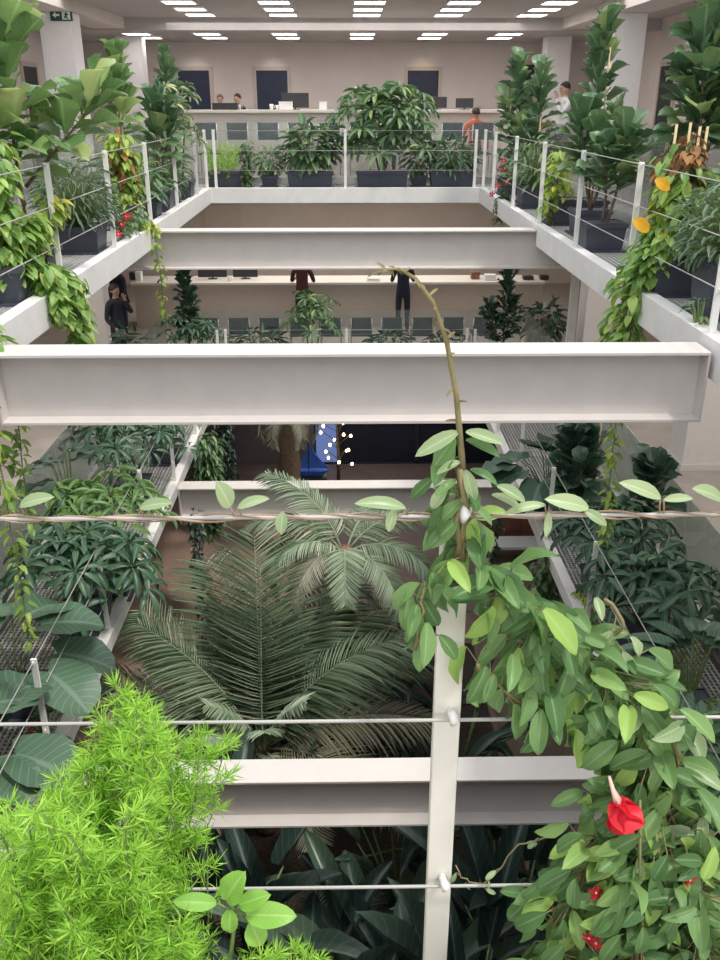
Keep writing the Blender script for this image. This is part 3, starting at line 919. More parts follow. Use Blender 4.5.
def bush(name, label, loc, rx, ry, rz, zc, n, L, wr, kind, mat, pot=None, droop=0.5, cols=5, nseg=5, up=0.5, mats=None):
    """leaves over an egg shaped crown, stems running up to them"""
    r = empty(name, label, 'plant', loc)
    z0 = 0
    if pot: planter(r, *pot); z0 = pot[2] - 0.04
    fm, sm = MB(), MB()
    for i in range(n):
        a = i * 2.39996; sz = -0.75 + 1.75 * ((i + 0.5) / n)
        sz = min(0.98, sz); k = math.sqrt(max(0, 1 - sz * sz)); rr = U_(0.6, 1.02)
        d = Vector((math.cos(a) * k, math.sin(a) * k, sz))
        q = Vector((d.x * rx * rr, d.y * ry * rr, zc + d.z * rz * rr))
        q.z = max(q.z, z0 * 0.7)
        b = Vector((d.x * 0.05, d.y * 0.05, z0))
        sm.tube([b, b.lerp(q, 0.5) + Vector((0, 0, 0.06)), q], [0.006, 0.004, 0.003], 4, caps=False)
        dd = Vector((d.x + U_(-.5, .5), d.y + U_(-.5, .5), -0.25 + 0.5 * d.z + U_(-.4, .4)))
        l = L * U_(0.7, 1.1)
        leaf(fm, q, dd, Vector((d.x * 0.6, d.y * 0.6 , up + 0.3)), l, l * wr, kind, droop * U_(0.6, 1.4), 0.3, 0.5, nseg, cols, 0)
    sm.build('stem', M['stem'], r); fm.build('foliage', M[mat], r)
    return r

def fern(name, label, loc, plumes, dens, L, W, pot=None, ntuft=8, mats=('L_fern',), extra=None, step=0.018, side=0.05):
    """asparagus fern: plumes are polylines; side sprigs carry needle tufts"""
    r = empty(name, label, 'plant', loc)
    if pot: planter(r, *pot)
    fm, sm = MB(), MB()
    for pts in plumes:
        ln = sum((Vector(pts[i + 1]) - Vector(pts[i])).length for i in range(len(pts) - 1))
        pp = wob(pts, 8, 0.006 * side / 0.05)
        sm.tube(pp, 0.0016 * side / 0.05, 4)
        k = max(3, int(ln / step * dens))
        for i in range(k):
            t = (i + U_(0, 1)) / k
            if t < 0.12: continue
            p = along(pp, t)
            ax = (along(pp, min(1, t + .05)) - along(pp, max(0, t - .05))).normalized()
            s = ax.orthogonal(); s.rotate(Matrix.Rotation(U_(0, 6.28), 3, ax))
            ll = side * U_(0.3, 1.0) * (1.15 - 0.6 * t)
            e = p + (s * 0.85 + ax * 0.55 + Vector((0, 0, 0.12))).normalized() * ll
            sm.tube([p, e], 0.0007 * side / 0.05, 3, caps=False)
            for q in (0.5, 1.0):
                tuft(fm, p.lerp(e, q), e - p, ntuft, L, W)
    sm.build('stem', M['stem'], r); fm.build('foliage', [M[x] for x in mats], r)
    return r
# ================================================================== plants on the upper ledges
Pt = lambda x, y, z: (x, y, z)
# ---- left side of the upper floor
fig('fiddle_leaf_fig', 'tall bright fiddle leaf fig with huge leaves at the upper left corner', (-2.78, 8.0, 0),
    [(0, 0, 0.02, 0, 2.15, 0.0), (0.02, 0.02, 0.66, 0.25, 1.5, 0.55), (0, 0, -0.3, -.2, 1.55, 0.4)], (22, 14, 12), 0.4, 'L_figlit', pot=(0.4, 0.4, 0.3), t0=0.33, curve=0.05)
trailing('pothos', 'sprawling light green pothos with trails over the left ledge edge below the tallest fig', (-2.78, 7.2, 0),
    [([(0, 0, 0.3), (0.02, 0, 0.8), (0, .1, 1.15)], 190, 0.26, 0), ([(0, 0.1, 0.3), (-0.2, 0.4, 0.7), (-0.3, .6, 1.0)], 150, 0.28, 0), ([(0.05, 0.0, 0.3), (0.1, .1, .5), (0.12, .3, .62)], 110, 0.2, 0),
     ([(0, 0, 0.3), (0.15, 0.2, 0.35), (0.27, 0.3, 0.02), (0.3, 0.1, 0.03)], 70, 0.13, 0),
     ([(0.1, 0.2, 0.3), (0.28, 0.6, 0.12), (0.39, 0.66, 0.0), (0.40, 0.66, -0.6)], 110, 0.09, 0),
     ([(0.1, 0.2, 0.3), (0.28, 0.5, 0.12), (0.39, 0.55, 0.0), (0.41, 0.55, -0.45)], 60, 0.08, 0),
     ([(0.1, 0, 0.3), (0.3, 0.1, 0.25), (0.39, 0.1, 0.0), (0.39, 0.08, -0.15)], 50, 0.1, 0),
     ([(0.1, 0.3, 0.3), (0.2, 0.55, 0.5), (0.25, 0.72, 0.75)], 60, 0.12, 1)], 0.12, ('L_pothos', 'L_pothosy'), pot=(0.42, 0.42, 0.3), pole=(0, 0, 0.25, 1.1))
trailing('pothos', 'loose light green vine hanging at the left end of the nearest upper beam', (-2.64, 5.75, 0),
    [([(0, 0, 0.25), (0.1, 0, 0.1), (0.16, 0.05, 0.0), (0.19, 0.06, -1.2)], 55, 0.09, 0),
     ([(0, 0.05, 0.3), (0.12, 0.05, 0.15), (0.2, 0.1, -0.05)], 50, 0.12, 0),
     ([(0, 0.1, 0.3), (0.1, 0.25, 0.2), (0.21, 0.3, -0.1)], 40, 0.1, 0)], 0.12, ('L_pothos',), pot=(0.25, 0.3, 0.25))
bush('feathery_shrub', 'grey green feathery plant in a slate box on the left upper ledge behind the pothos', (-2.85, 9.75, 0), 0.42, 0.5, 0.38, 0.55, 300, 0.17, 0.2, 'lance', 'L_grey', pot=(0.5, 0.42, 0.28), cols=3)
trailing('pothos', 'climbing pothos with reddish withered leaves beside the bright leaning fig on the left', (-2.78, 11.6, 0),
    [([(0, 0, 0.3), (0, 0, 0.75), (0, 0, 1.1)], 190, 0.24, 0), ([(0, 0, 0.55), (0, -.03, 0.95)], 40, 0.17, 1), ([(0.02, -.05, 0.3), (0.2, -.3, 0.15), (0.25, -.5, 0.06)], 45, 0.1, 0)],
    0.115, ('L_pothosy', 'L_dry'), pot=(0.42, 0.42, 0.3), pole=(0, 0, 0.25, 1.2))
fig('fiddle_leaf_fig', 'bright yellow green fig on a bamboo cane at the left of the upper floor', (-3.0, 12.7, 0),
    [(0, 0, 0.05, 0, 1.95, 0.0)], 22, 0.36, 'L_figlit', pot=(0.42, 0.42, 0.3), stakes=[(0.03, -0.05, 0.2, 2.0)], t0=0.45)
fig('fiddle_leaf_fig', 'broad green fig behind the left railing between two caned plants', (-2.75, 13.6, 0),
    [(0, 0, 0.1, 0, 1.5, 0), (0, 0, 0.25, 0.2, 1.2, 0)], (16, 10), 0.38, 'L_fig', pot=(0.42, 0.42, 0.3), t0=0.35)
scheff('umbrella_tree', 'tall variegated umbrella tree at the left end near the far planters', (-2.72, 15.3, 0), 1.9, 0.5, 26, 0.19, 'L_var', pot=(0.42, 0.42, 0.3), zlo=0.3)
stake_root = COL.objects[-1]
fig('fiddle_leaf_fig', 'dark fig rising behind the variegated umbrella tree on the left', (-3.0, 16.0, 0), [(0, 0, 0.05, 0, 2.1, 0)], 22, 0.3, 'L_fig', pot=(0.42, 0.42, 0.3), t0=0.35, stakes=[(-.1, -.1, .2, 1.5)])
bush('feathery_shrub', 'bushy grey green plant in the left corner beside the far railing', (-2.8, 14.5, 0), 0.35, 0.55, 0.5, 0.55, 170, 0.17, 0.3, 'lance', 'L_sch', pot=(0.4, 0.4, 0.25), cols=3)
bush('philodendron', 'low green leafy plant by the fourth post of the left upper railing', (-2.75, 12.7, 0), 0.32, 0.5, 0.35, 0.45, 110, 0.18, 0.55, 'heart', 'L_fig', pot=(0.38, 0.38, 0.25), cols=3)
trailing('pothos', 'thin light green vine hanging past the left end of the farther upper beam', (-2.62, 11.45, 0),
    [([(0, 0, 0.2), (0.1, 0, 0.1), (0.22, 0, 0.03), (0.25, 0, -1.15)], 90, 0.055, 0)], 0.085, ('L_pothosy',), pot=(0.2, 0.2, 0.2))
# red flower patch at the left
# ---- far planters
def far(px): return atY(px, 160, 17.3).x
fern('asparagus_fern', 'bright green asparagus fern with a trailing leafy side in the leftmost far planter', (far(229), 17.3, 0),
     [[(x0, y0, 0.28), (x0 * 1.2, y0, 0.5), (x0 * 1.5, y0 * 1.5, U_(0.6, 0.8))] for x0 in (-.3, -.2, -.1, 0, 0.1) for y0 in (-.12, 0, .1)] +
     [[(x0, -.1, 0.28), (x0, -.2, 0.45), (x0 * 1.1, -.32, U_(0.2, 0.35))] for x0 in (-.3, -.2, -.1, 0, .1)], 0.8, 0.06, 0.005, pot=(0.82, 0.4, 0.3), ntuft=6, step=0.03, side=0.12)
trailing('pothos', 'small leafy vine spilling over the right end of the leftmost far planter', (far(246), 17.14, 0),
     [([(0, 0.05, 0.32), (0.02, 0, 0.6), (0.05, -.02, 0.78)], 55, 0.14, 0), ([(0, 0.05, 0.32), (0.03, -.13, 0.35), (0.03, -.15, 0.03)], 60, 0.09, 0)], 0.09, ('L_ivy',))
bush('philodendron', 'rounded bush of broad leaves in the second far planter', (far(310), 17.3, 0), 0.5, 0.32, 0.48, 0.66, 150, 0.26, 0.68, 'heart', 'L_fig', pot=(0.84, 0.42, 0.3))
scheff('umbrella_tree', 'large spreading umbrella tree in the middle far planter', (far(382), 17.3, 0), 1.62, 1.0, 74, 0.31, 'L_sch', pot=(0.95, 0.42, 0.3), zlo=0.2, ell=(1, 0.5), wr=0.36)
bush('philodendron', 'dark bushy plant in the rightmost far planter', (far(452), 17.3, 0), 0.48, 0.3, 0.38, 0.52, 150, 0.2, 0.42, 'heart', 'L_schdark', pot=(0.8, 0.42, 0.3), cols=3)
bush('philodendron', 'low leafy plant filling the gap left of the second far planter', (far(268), 17.5, 0), 0.3, 0.2, 0.25, 0.42, 60, 0.18, 0.6, 'heart', 'L_sch', pot=(0.3, 0.3, 0.2), cols=3)
bush('philodendron', 'low shaded leafy plant between the middle and rightmost far planters', (far(420), 17.5, 0), 0.3, 0.2, 0.28, 0.42, 60, 0.18, 0.5, 'heart', 'L_schdark', pot=(0.3, 0.3, 0.2), cols=3)
# ---- right side of the upper floor
fig('fiddle_leaf_fig', 'dark fig on a cane nearest the far right corner of the planters', (2.86, 16.0, 0),
    [(0, 0, 0, 0, 2.0, 0), (0.05, 0, -0.12, -.1, 1.5, 0), (0.05, 0, 0.3, -.1, 1.2, 0)], (20, 12, 10), 0.34, 'L_fig', pot=(0.42, 0.42, 0.3), stakes=[(0.02, -0.07, 0.2, 1.4)], t0=0.3)
fig('fiddle_leaf_fig', 'fig in front of the person in white on the right of the upper floor', (2.95, 14.6, 0),
    [(0, 0, 0, 0, 1.85, 0), (0, 0, -.25, 0.1, 1.1, 0)], (20, 12), 0.34, 'L_fig', pot=(0.42, 0.42, 0.3), stakes=[(0.05, -0.05, 0.2, 1.25)], t0=0.3)
fig('fiddle_leaf_fig', 'slender fig on a tall bamboo cane in front of the right white pillar', (3.22, 12.1, 0),
    [(0, 0, 0.0, 0, 2.3, 0)], 26, 0.36, 'L_fig', pot=(0.42, 0.42, 0.3), stakes=[(0.06, -0.06, 0.2, 2.1)], t0=0.4, up=1.2, low=0.1)
fig('fiddle_leaf_fig', 'wide bushy fig behind the third post of the right upper railing', (2.95, 11.0, 0),
    [(0, 0, -.2, 0, 1.3, 0), (0, 0, 0.25, 0.1, 1.25, 0), (0, 0, 0, -.2, 1.1, 0)], (16, 16, 14), 0.36, 'L_fig', t0=0.35, pot=(0.42, 0.42, 0.3))
fig('fiddle_leaf_fig', 'short grey green fig in the slate box standing near the right railing edge', (2.77, 9.8, 0),
    [(0, 0, -.05, 0, 0.95, 0), (0.05, 0, 0.15, 0, 1.15, 0)], (14, 14), 0.34, 'L_fig', t0=0.4, pot=(0.44, 0.42, 0.3))
trailing('pothos', 'yellow green variegated vine in the slate box under the wide fig on the right', (2.86, 12.0, 0),
    [([(-.1, -.1, 0.3), (-.15, -.15, 0.6), (-.1, -.15, 0.85)], 70, 0.2, 0), ([(-.15, -.1, 0.3), (-.26, -.18, 0.3), (-.28, -.22, 0.1)], 30, 0.1, 0)], 0.12, ('L_pothosy',), pot=(0.46, 0.44, 0.32))
bush('feathery_shrub', 'drooping leafy plant in the slate box behind the red flowers on the right', (2.85, 13.9, 0), 0.38, 0.4, 0.4, 0.6, 130, 0.22, 0.3, 'lance', 'L_sch', pot=(0.46, 0.42, 0.32), cols=3)
fig('fiddle_leaf_fig', 'tallest fiddle leaf fig at the upper right corner above the yellowing climber', (3.12, 8.3, 0),
    [(0, 0, 0.02, 0, 2.35, 0), (0, 0, 0.3, 0.1, 1.6, 0.4), (0, 0, -.1, -.1, 1.9, .4)], (32, 18, 16), 0.38, 'L_fig', pot=(0.42, 0.42, 0.3), t0=0.4, low=-0.5)
pr = trailing('pothos', 'big climbing pothos with yellow leaves spilling over the right ledge above the nearest beam', (2.76, 7.45, 0),
    [([(0, 0, 0.3), (0, 0, 0.7), (-.02, 0, 1.0)], 230, 0.27, 0), ([(-.05, 0, 0.9), (-.02, 0, 1.2)], 45, 0.14, 1), ([(0.05, 0, 0.35), (.15, -.05, .6), (0.2, 0, .85)], 90, 0.2, 0), ([(-.1, -.05, 0.4), (-.15, -.05, .8)], 40, 0.16, 2),
     ([(-.05, 0.1, 0.75), (-.05, 0.12, 1.05)], 35, 0.2, 1),
     ([(0, 0, 0.3), (-.15, -.1, 0.45), (-.3, -.1, 0.1), (-.36, -.1, -.5)], 170, 0.14, 0),
     ([(0, 0.1, 0.3), (-.15, 0.1, 0.5), (-.33, 0.2, 0.1), (-.38, 0.25, -.6)], 150, 0.13, 0),
     ([(0.1, 0, 0.3), (0.2, -.15, 0.55), (0.3, -.2, 0.8)], 80, 0.17, 0)], 0.12, ('L_pothos', 'L_dry', 'L_pothosy'), pot=(0.46, 0.42, 0.3), pole=(0, 0, 0.25, 1.05))
for x in (-.13, -.02, .06, .12): stake(pr, x, 0.06, 0.3, 1.28 + U_(-.06, .06), 0.01)
for (px, py, Y, L) in ((640, 226, 7.12, 0.17), (662, 186, 7.1, 0.15)):
    q = atY(px, py, Y) - Vector(pr.location); fm = MB()
    leaf(fm, q + Vector((-.06, 0, .05)), Vector((0.8, -.2, -0.45)), Vector((0, -1, 0.3)), L, L * 0.85, 'ellipse', 0.4, 0.2, 0, 7, 5)
    fm.build('yellow_leaf', M['orangeleaf'], pr)['label'] = 'large orange yellow leaf'
bush('feathery_shrub', 'dense grey green bush of narrow leaves at the right edge over a tall slate box', (2.86, 6.6, 0), 0.42, 0.45, 0.4, 0.62, 420, 0.13, 0.28, 'lance', 'L_grey', pot=(0.42, 0.42, 0.42), cols=3)
petiole_bush('seedling', 'small green shoot on the right ledge edge just above the nearest beam end', (2.53, 6.2, 0), 12, 0.12, 0.2, 0.1, 0.5, 'heart', 'L_fig', up=(0.2, 1.4))

def flowers(root, pts, L, name='flower', facing=(0, -1, 0.2)):
    for p in pts:
        fm, tm = MB(), MB()
        f = (Vector(facing) + Vector((U_(-.5, .5), U_(-.3, .3), U_(-.5, .5)))).normalized()
        a = f.orthogonal().normalized(); b = f.cross(a)
        for k in range(5):
            t = 2 * math.pi * k / 5
            d = a * math.cos(t) + b * math.sin(t) + f * 0.35
            leaf(fm, Vector(p), d, f, L, L * 0.75, 'obov', 0.8, 0.2, 0, 5, 5)
        o = fm.build(name, M['petal'], root)
        tm.tube([Vector(p) - f * L * 1.1, Vector(p) + f * L * 0.1], [L * 0.08, L * 0.17], 8)
        tm.build('tube', M['petal_tube'], o)
fl = trailing('mandevilla', 'small red flowering vine on the right railing near the far corner', (2.62, 14.9, 0),
    [([(0, 0, 0), (-.1, -.05, 0.4), (-.1, -.1, 0.75)], 40, 0.12, 0), ([(0, 0, 0.1), (-.13, -.1, 0.05), (-.17, -.15, -.35)], 40, 0.09, 0)], 0.08, ('L_ivy',))
flowers(fl, [(-.12, -.2, 0.62), (-.16, -.2, 0.5), (-.05, -.22, 0.45), (-.2, -.2, 0.25), (-.06, -.22, 0.3), (-.28, -.2, 0.12)], 0.055)
fl = trailing('mandevilla', 'sparse red flowering vine on the left ledge edge by the second visible post', (-2.6, 10.5, 0),
    [([(0, 0, 0), (0.08, -.1, 0.25), (0.1, -.2, 0.3)], 30, 0.12, 0), ([(0, 0, 0), (0.05, 0.4, 0.2), (0.1, 0.8, 0.25)], 40, 0.12, 0)], 0.08, ('L_fig',))
flowers(fl, [(0.08, -.25, 0.22), (0.13, -.2, 0.3), (0.08, 0.2, 0.25), (0.05, -.3, 0.12)], 0.05)

# ================================================================== plants on the middle floor
Z1 = -3.6
def m1(px, Y, zr=0.5): return atY(px, 480 + FPX * math.tan(math.atan((5.1 - zr) / Y) - PITCH), Y).x
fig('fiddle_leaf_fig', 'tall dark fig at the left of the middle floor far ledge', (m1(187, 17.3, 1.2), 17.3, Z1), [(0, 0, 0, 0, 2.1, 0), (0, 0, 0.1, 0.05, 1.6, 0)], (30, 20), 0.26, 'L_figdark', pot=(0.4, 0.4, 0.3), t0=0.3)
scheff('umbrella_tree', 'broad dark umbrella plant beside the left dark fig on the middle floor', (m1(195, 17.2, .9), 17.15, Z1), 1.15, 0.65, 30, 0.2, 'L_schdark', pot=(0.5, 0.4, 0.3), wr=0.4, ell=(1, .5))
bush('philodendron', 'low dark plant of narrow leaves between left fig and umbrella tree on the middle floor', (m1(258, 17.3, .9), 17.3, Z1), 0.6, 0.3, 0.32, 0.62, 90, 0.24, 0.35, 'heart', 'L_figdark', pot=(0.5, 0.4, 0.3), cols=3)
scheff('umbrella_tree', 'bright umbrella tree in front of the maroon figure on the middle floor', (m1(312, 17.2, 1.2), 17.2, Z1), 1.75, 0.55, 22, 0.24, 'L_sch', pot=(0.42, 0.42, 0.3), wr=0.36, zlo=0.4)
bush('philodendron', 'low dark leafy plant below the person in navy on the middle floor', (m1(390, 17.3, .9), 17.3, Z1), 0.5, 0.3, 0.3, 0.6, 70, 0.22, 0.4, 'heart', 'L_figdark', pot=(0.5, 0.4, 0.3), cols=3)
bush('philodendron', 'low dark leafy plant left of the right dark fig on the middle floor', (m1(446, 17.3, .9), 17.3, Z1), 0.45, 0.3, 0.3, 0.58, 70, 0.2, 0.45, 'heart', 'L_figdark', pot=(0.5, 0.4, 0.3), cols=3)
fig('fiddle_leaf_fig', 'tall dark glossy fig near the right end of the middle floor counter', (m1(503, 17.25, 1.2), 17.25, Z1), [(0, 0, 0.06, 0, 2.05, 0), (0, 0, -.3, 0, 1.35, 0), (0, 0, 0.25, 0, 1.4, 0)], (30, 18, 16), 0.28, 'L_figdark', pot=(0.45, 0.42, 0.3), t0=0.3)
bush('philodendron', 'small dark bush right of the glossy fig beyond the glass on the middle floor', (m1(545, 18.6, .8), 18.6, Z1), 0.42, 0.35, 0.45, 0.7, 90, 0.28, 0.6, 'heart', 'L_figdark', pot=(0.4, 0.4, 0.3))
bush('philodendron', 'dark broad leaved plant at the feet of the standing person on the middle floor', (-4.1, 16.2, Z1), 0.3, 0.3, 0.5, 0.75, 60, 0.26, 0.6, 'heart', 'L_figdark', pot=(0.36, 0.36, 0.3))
# left ledge
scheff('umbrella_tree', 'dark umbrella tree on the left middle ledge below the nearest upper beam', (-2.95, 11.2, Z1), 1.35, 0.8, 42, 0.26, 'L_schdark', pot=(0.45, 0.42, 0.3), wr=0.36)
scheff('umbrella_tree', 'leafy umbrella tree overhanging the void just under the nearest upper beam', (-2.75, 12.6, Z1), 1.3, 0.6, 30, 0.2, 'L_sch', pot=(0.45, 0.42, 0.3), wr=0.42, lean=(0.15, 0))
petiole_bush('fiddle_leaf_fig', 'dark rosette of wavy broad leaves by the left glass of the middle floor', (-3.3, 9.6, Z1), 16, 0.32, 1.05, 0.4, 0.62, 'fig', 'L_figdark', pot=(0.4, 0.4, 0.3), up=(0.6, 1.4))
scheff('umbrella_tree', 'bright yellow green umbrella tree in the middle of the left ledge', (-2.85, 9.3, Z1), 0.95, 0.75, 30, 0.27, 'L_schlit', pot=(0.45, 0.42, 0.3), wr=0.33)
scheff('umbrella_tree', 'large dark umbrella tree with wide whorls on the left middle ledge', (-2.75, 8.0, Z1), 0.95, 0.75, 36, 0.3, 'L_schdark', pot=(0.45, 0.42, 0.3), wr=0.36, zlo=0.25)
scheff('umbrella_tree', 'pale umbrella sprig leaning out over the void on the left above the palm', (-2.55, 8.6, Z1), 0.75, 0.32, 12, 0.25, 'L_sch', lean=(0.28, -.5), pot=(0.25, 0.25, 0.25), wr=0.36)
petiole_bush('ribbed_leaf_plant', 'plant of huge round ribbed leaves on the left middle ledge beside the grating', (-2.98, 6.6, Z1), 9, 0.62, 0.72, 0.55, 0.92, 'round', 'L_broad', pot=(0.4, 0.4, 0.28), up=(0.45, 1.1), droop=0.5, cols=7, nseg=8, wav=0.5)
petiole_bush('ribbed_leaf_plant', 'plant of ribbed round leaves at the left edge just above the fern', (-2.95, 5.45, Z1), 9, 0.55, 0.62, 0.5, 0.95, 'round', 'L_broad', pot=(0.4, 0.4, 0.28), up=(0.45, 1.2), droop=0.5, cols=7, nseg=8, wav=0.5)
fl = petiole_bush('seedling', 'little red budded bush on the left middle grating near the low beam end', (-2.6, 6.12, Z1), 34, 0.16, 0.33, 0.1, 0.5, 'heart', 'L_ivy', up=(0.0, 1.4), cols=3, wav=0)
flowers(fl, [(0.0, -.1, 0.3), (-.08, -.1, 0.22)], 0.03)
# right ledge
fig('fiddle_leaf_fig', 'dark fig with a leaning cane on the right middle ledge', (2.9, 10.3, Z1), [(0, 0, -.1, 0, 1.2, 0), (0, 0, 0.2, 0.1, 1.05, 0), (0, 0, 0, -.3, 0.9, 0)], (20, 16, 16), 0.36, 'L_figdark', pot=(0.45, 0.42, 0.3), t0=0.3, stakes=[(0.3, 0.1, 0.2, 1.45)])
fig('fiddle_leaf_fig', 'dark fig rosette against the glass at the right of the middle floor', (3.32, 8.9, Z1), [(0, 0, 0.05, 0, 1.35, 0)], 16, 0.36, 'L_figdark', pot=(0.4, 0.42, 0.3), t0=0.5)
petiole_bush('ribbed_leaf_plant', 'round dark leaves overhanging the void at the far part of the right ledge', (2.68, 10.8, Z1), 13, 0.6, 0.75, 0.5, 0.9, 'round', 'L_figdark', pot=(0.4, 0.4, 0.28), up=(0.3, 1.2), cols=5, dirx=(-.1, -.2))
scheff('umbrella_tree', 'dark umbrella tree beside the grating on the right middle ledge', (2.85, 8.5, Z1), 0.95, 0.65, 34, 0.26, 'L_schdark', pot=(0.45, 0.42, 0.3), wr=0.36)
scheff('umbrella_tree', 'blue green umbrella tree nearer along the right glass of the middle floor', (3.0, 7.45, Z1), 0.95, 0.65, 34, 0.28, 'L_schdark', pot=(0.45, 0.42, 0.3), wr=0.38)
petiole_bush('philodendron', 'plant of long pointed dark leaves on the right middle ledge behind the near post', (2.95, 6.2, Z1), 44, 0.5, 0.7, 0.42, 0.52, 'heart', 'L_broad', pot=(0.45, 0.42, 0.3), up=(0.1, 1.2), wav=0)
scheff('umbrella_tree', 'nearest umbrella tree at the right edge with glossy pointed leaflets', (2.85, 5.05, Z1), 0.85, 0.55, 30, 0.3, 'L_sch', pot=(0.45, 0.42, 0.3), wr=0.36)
trailing('pothos', 'small yellowing trailing plant on the right middle ledge edge', (2.56, 7.9, Z1), [([(0, 0, 0.02), (0.02, -.2, 0.12), (0.05, -.5, 0.06)], 40, 0.08, 0), ([(0, 0, 0.02), (0.05, 0.3, 0.15), (0.02, .6, 0.06)], 30, 0.08, 0)], 0.06, ('L_pothosy',))
# hanging growth
def hang(label, x, y, ztop, ln, n, sp, mat, L=0.11, name='ivy', wr=0.75, strands=3, dx=0.06):
    trailing(name, label, (x, y, ztop), [([(dx * U_(-1, 1), dx * U_(-1, 1), 0), (dx * U_(-1.3, 1.3), dx * U_(-1, 1), -ln * U_(0.8, 1.0))], n // strands, sp, 0) for k in range(strands)], L, (mat,), wr=wr)
x = lambda px, py, Y: atY(px, py, Y).x
hang('thick leafy curtain hanging from the left middle ledge beside the dark glass', x(205, 430, 13.6), 13.6, -3.6, 1.9, 420, 0.24, 'L_sch', 0.17, wr=0.5, dx=0.12)
hang('dark ivy column hanging left of the brown wall behind the low far beam', x(226, 440, 16.7), 16.7, -3.75, 2.6, 260, 0.16, 'L_deep', 0.12)
hang('ivy strand hanging below the low far beam at the left', x(196, 560, 11.0), 11.0, -3.75, 2.4, 150, 0.09, 'L_deep', 0.1)
hang('dense ivy hanging from the right middle ledge above the dark floor', 2.4, 9.3, -3.62, 1.35, 260, 0.16, 'L_ivy', 0.11, dx=0.1)
hang('sparse dark ivy strand left of the dense ivy on the right', 2.05, 10.9, -3.75, 1.7, 70, 0.06, 'L_deep', 0.1, strands=2, dx=0.04)
hang('thin ivy strand with tiny leaves hanging beside the railing on the right void edge', 2.4, 8.2, -3.7, 1.3, 60, 0.1, 'L_deep', 0.07, strands=2)
hang('yellow green vine strand hanging from the right end of the nearest upper beam', x(607, 500, 5.98), 5.98, -0.53, 1.25, 42, 0.05, 'L_pothosy', 0.07, strands=1, dx=0.03)
hang('yellow green vine strand hanging at the left edge of the picture beside the umbrella trees', x(4, 480, 5.5), 5.5, -0.3, 1.9, 46, 0.05, 'L_pothosy', 0.08, strands=1, dx=0.02)
hang('second short vine strand hanging at the left edge under the nearest upper beam', x(22, 450, 5.9), 5.9, -0.52, 1.0, 26, 0.05, 'L_pothos', 0.08, strands=1, dx=0.03)

# ================================================================== ground floor garden
b = MB()
b.box(-2.2, -2.1, 2.6, 12.6, 0, 0.3); b.box(2.1, 2.2, 2.6, 12.6, 0, 0.3); b.box(-2.1, 2.1, 2.6, 2.7, 0, 0.3); b.box(-2.1, 2.1, 12.5, 12.6, 0, 0.3)
bd = empty('planting_bed', 'low brown edged bed of dark soil under the ground floor palms', 'planting bed', (0, 0, ZG))
b.build('kerb', M['floor_low'], bd, 0.01)
boxobj('soil', M['soil'], (-2.098, 2.098, 2.702, 12.498, 0, 0.26), bd)
def palm(name, label, loc, trunk_h, fronds, nl, L, W, trunk='bark', r0=0.11, mats=('L_palm', 'L_palmdry')):
    r = empty(name, label, 'palm', loc)
    m = MB()
    prof = []
    for i in range(15):
        t = i / 14
        prof.append((r0 * (1.15 - 0.3 * t) * (1.12 if i % 2 else 0.94), trunk_h * t))
    m.lathe(prof, sides=12); m.build('trunk', M[trunk], r)
    for (az, el, ln, bend, mi) in fronds:
        fm, sm = MB(), MB()
        b0 = Vector((0.05 * math.cos(az), 0.05 * math.sin(az), trunk_h - 0.03))
        frond(fm, sm, arc(b0, az, el, ln, bend), nl, L * ln / 2.0, W, vee=0.32, hang=0.35, stem_r=0.016, nseg=4)
        f = fm.build('frond', M[mats[mi]], r)
        sm.build('midrib', M['L_palm'], f)
    return r
pc = atZ(262, 742, -5.55)
def A(d): return R(d)
palm('palm', 'large grey green feather palm in the middle of the court behind the nearest low beam', (pc.x, pc.y, ZG + 0.26), -5.6 - ZG - 0.26,
     [(A(175), 0.75, 2.2, 0.75, 0), (A(150), 0.9, 2.2, 0.5, 0), (A(195), 0.4, 2.1, 0.9, 0), (A(120), 1.1, 2.3, 0.4, 0),
      (A(95), 1.2, 2.5, 0.35, 0), (A(75), 1.15, 2.4, 0.45, 0), (A(60), 0.95, 2.4, 0.8, 0), (A(45), 0.85, 2.4, 0.9, 0), (A(28), 0.7, 2.2, 0.9, 0),
      (A(5), 0.55, 2.1, 1.0, 1), (A(-25), 0.35, 1.9, 1.1, 1), (A(-60), 0.3, 1.4, 1.2, 1), (A(-110), 0.5, 1.3, 1.0, 0), (A(225), 0.3, 1.6, 1.0, 0),
      (A(105), 0.8, 2.0, 0.8, 0), (A(80), 0.65, 1.9, 0.8, 0), (A(50), 0.55, 1.9, 1.0, 0), (A(135), 0.6, 1.9, 0.8, 0), (A(88), 1.4, 2.2, 0.2, 0), (A(-80), 1.3, 0.9, 0.9, 0), (A(-20), 1.35, 1.0, 0.8, 0), (A(200), 1.3, 1.0, 0.8, 0), (A(-140), 1.15, 0.9, 1.2, 0), (A(20), 1.1, 2.2, 1.2, 0), (A(160), 1.15, 2.1, 0.9, 0)], 50, 0.66, 0.025)
p2 = atY(345, 548, 10.0)
palm('palm', 'smaller palm with reddish fibrous trunk whose fronds arch over the low far beam', (p2.x, p2.y, ZG + 0.26), p2.z - ZG - 0.26,
     [(A(170), 0.9, 1.4, 1.6, 0), (A(205), 0.8, 1.2, 2.0, 0), (A(-20), 0.6, 1.5, 2.0, 0), (A(-50), 0.4, 1.3, 1.9, 0), (A(20), 0.9, 1.5, 1.9, 0),
      (A(150), 1.2, 1.5, 1.3, 0), (A(230), 0.5, 1.2, 2.0, 1), (A(-90), 0.7, 1.2, 1.9, 0), (A(60), 0.9, 1.3, 1.8, 0)], 44, 0.55, 0.03, trunk='fibre', r0=0.13)
p3 = atY(290, 470, 16.2)
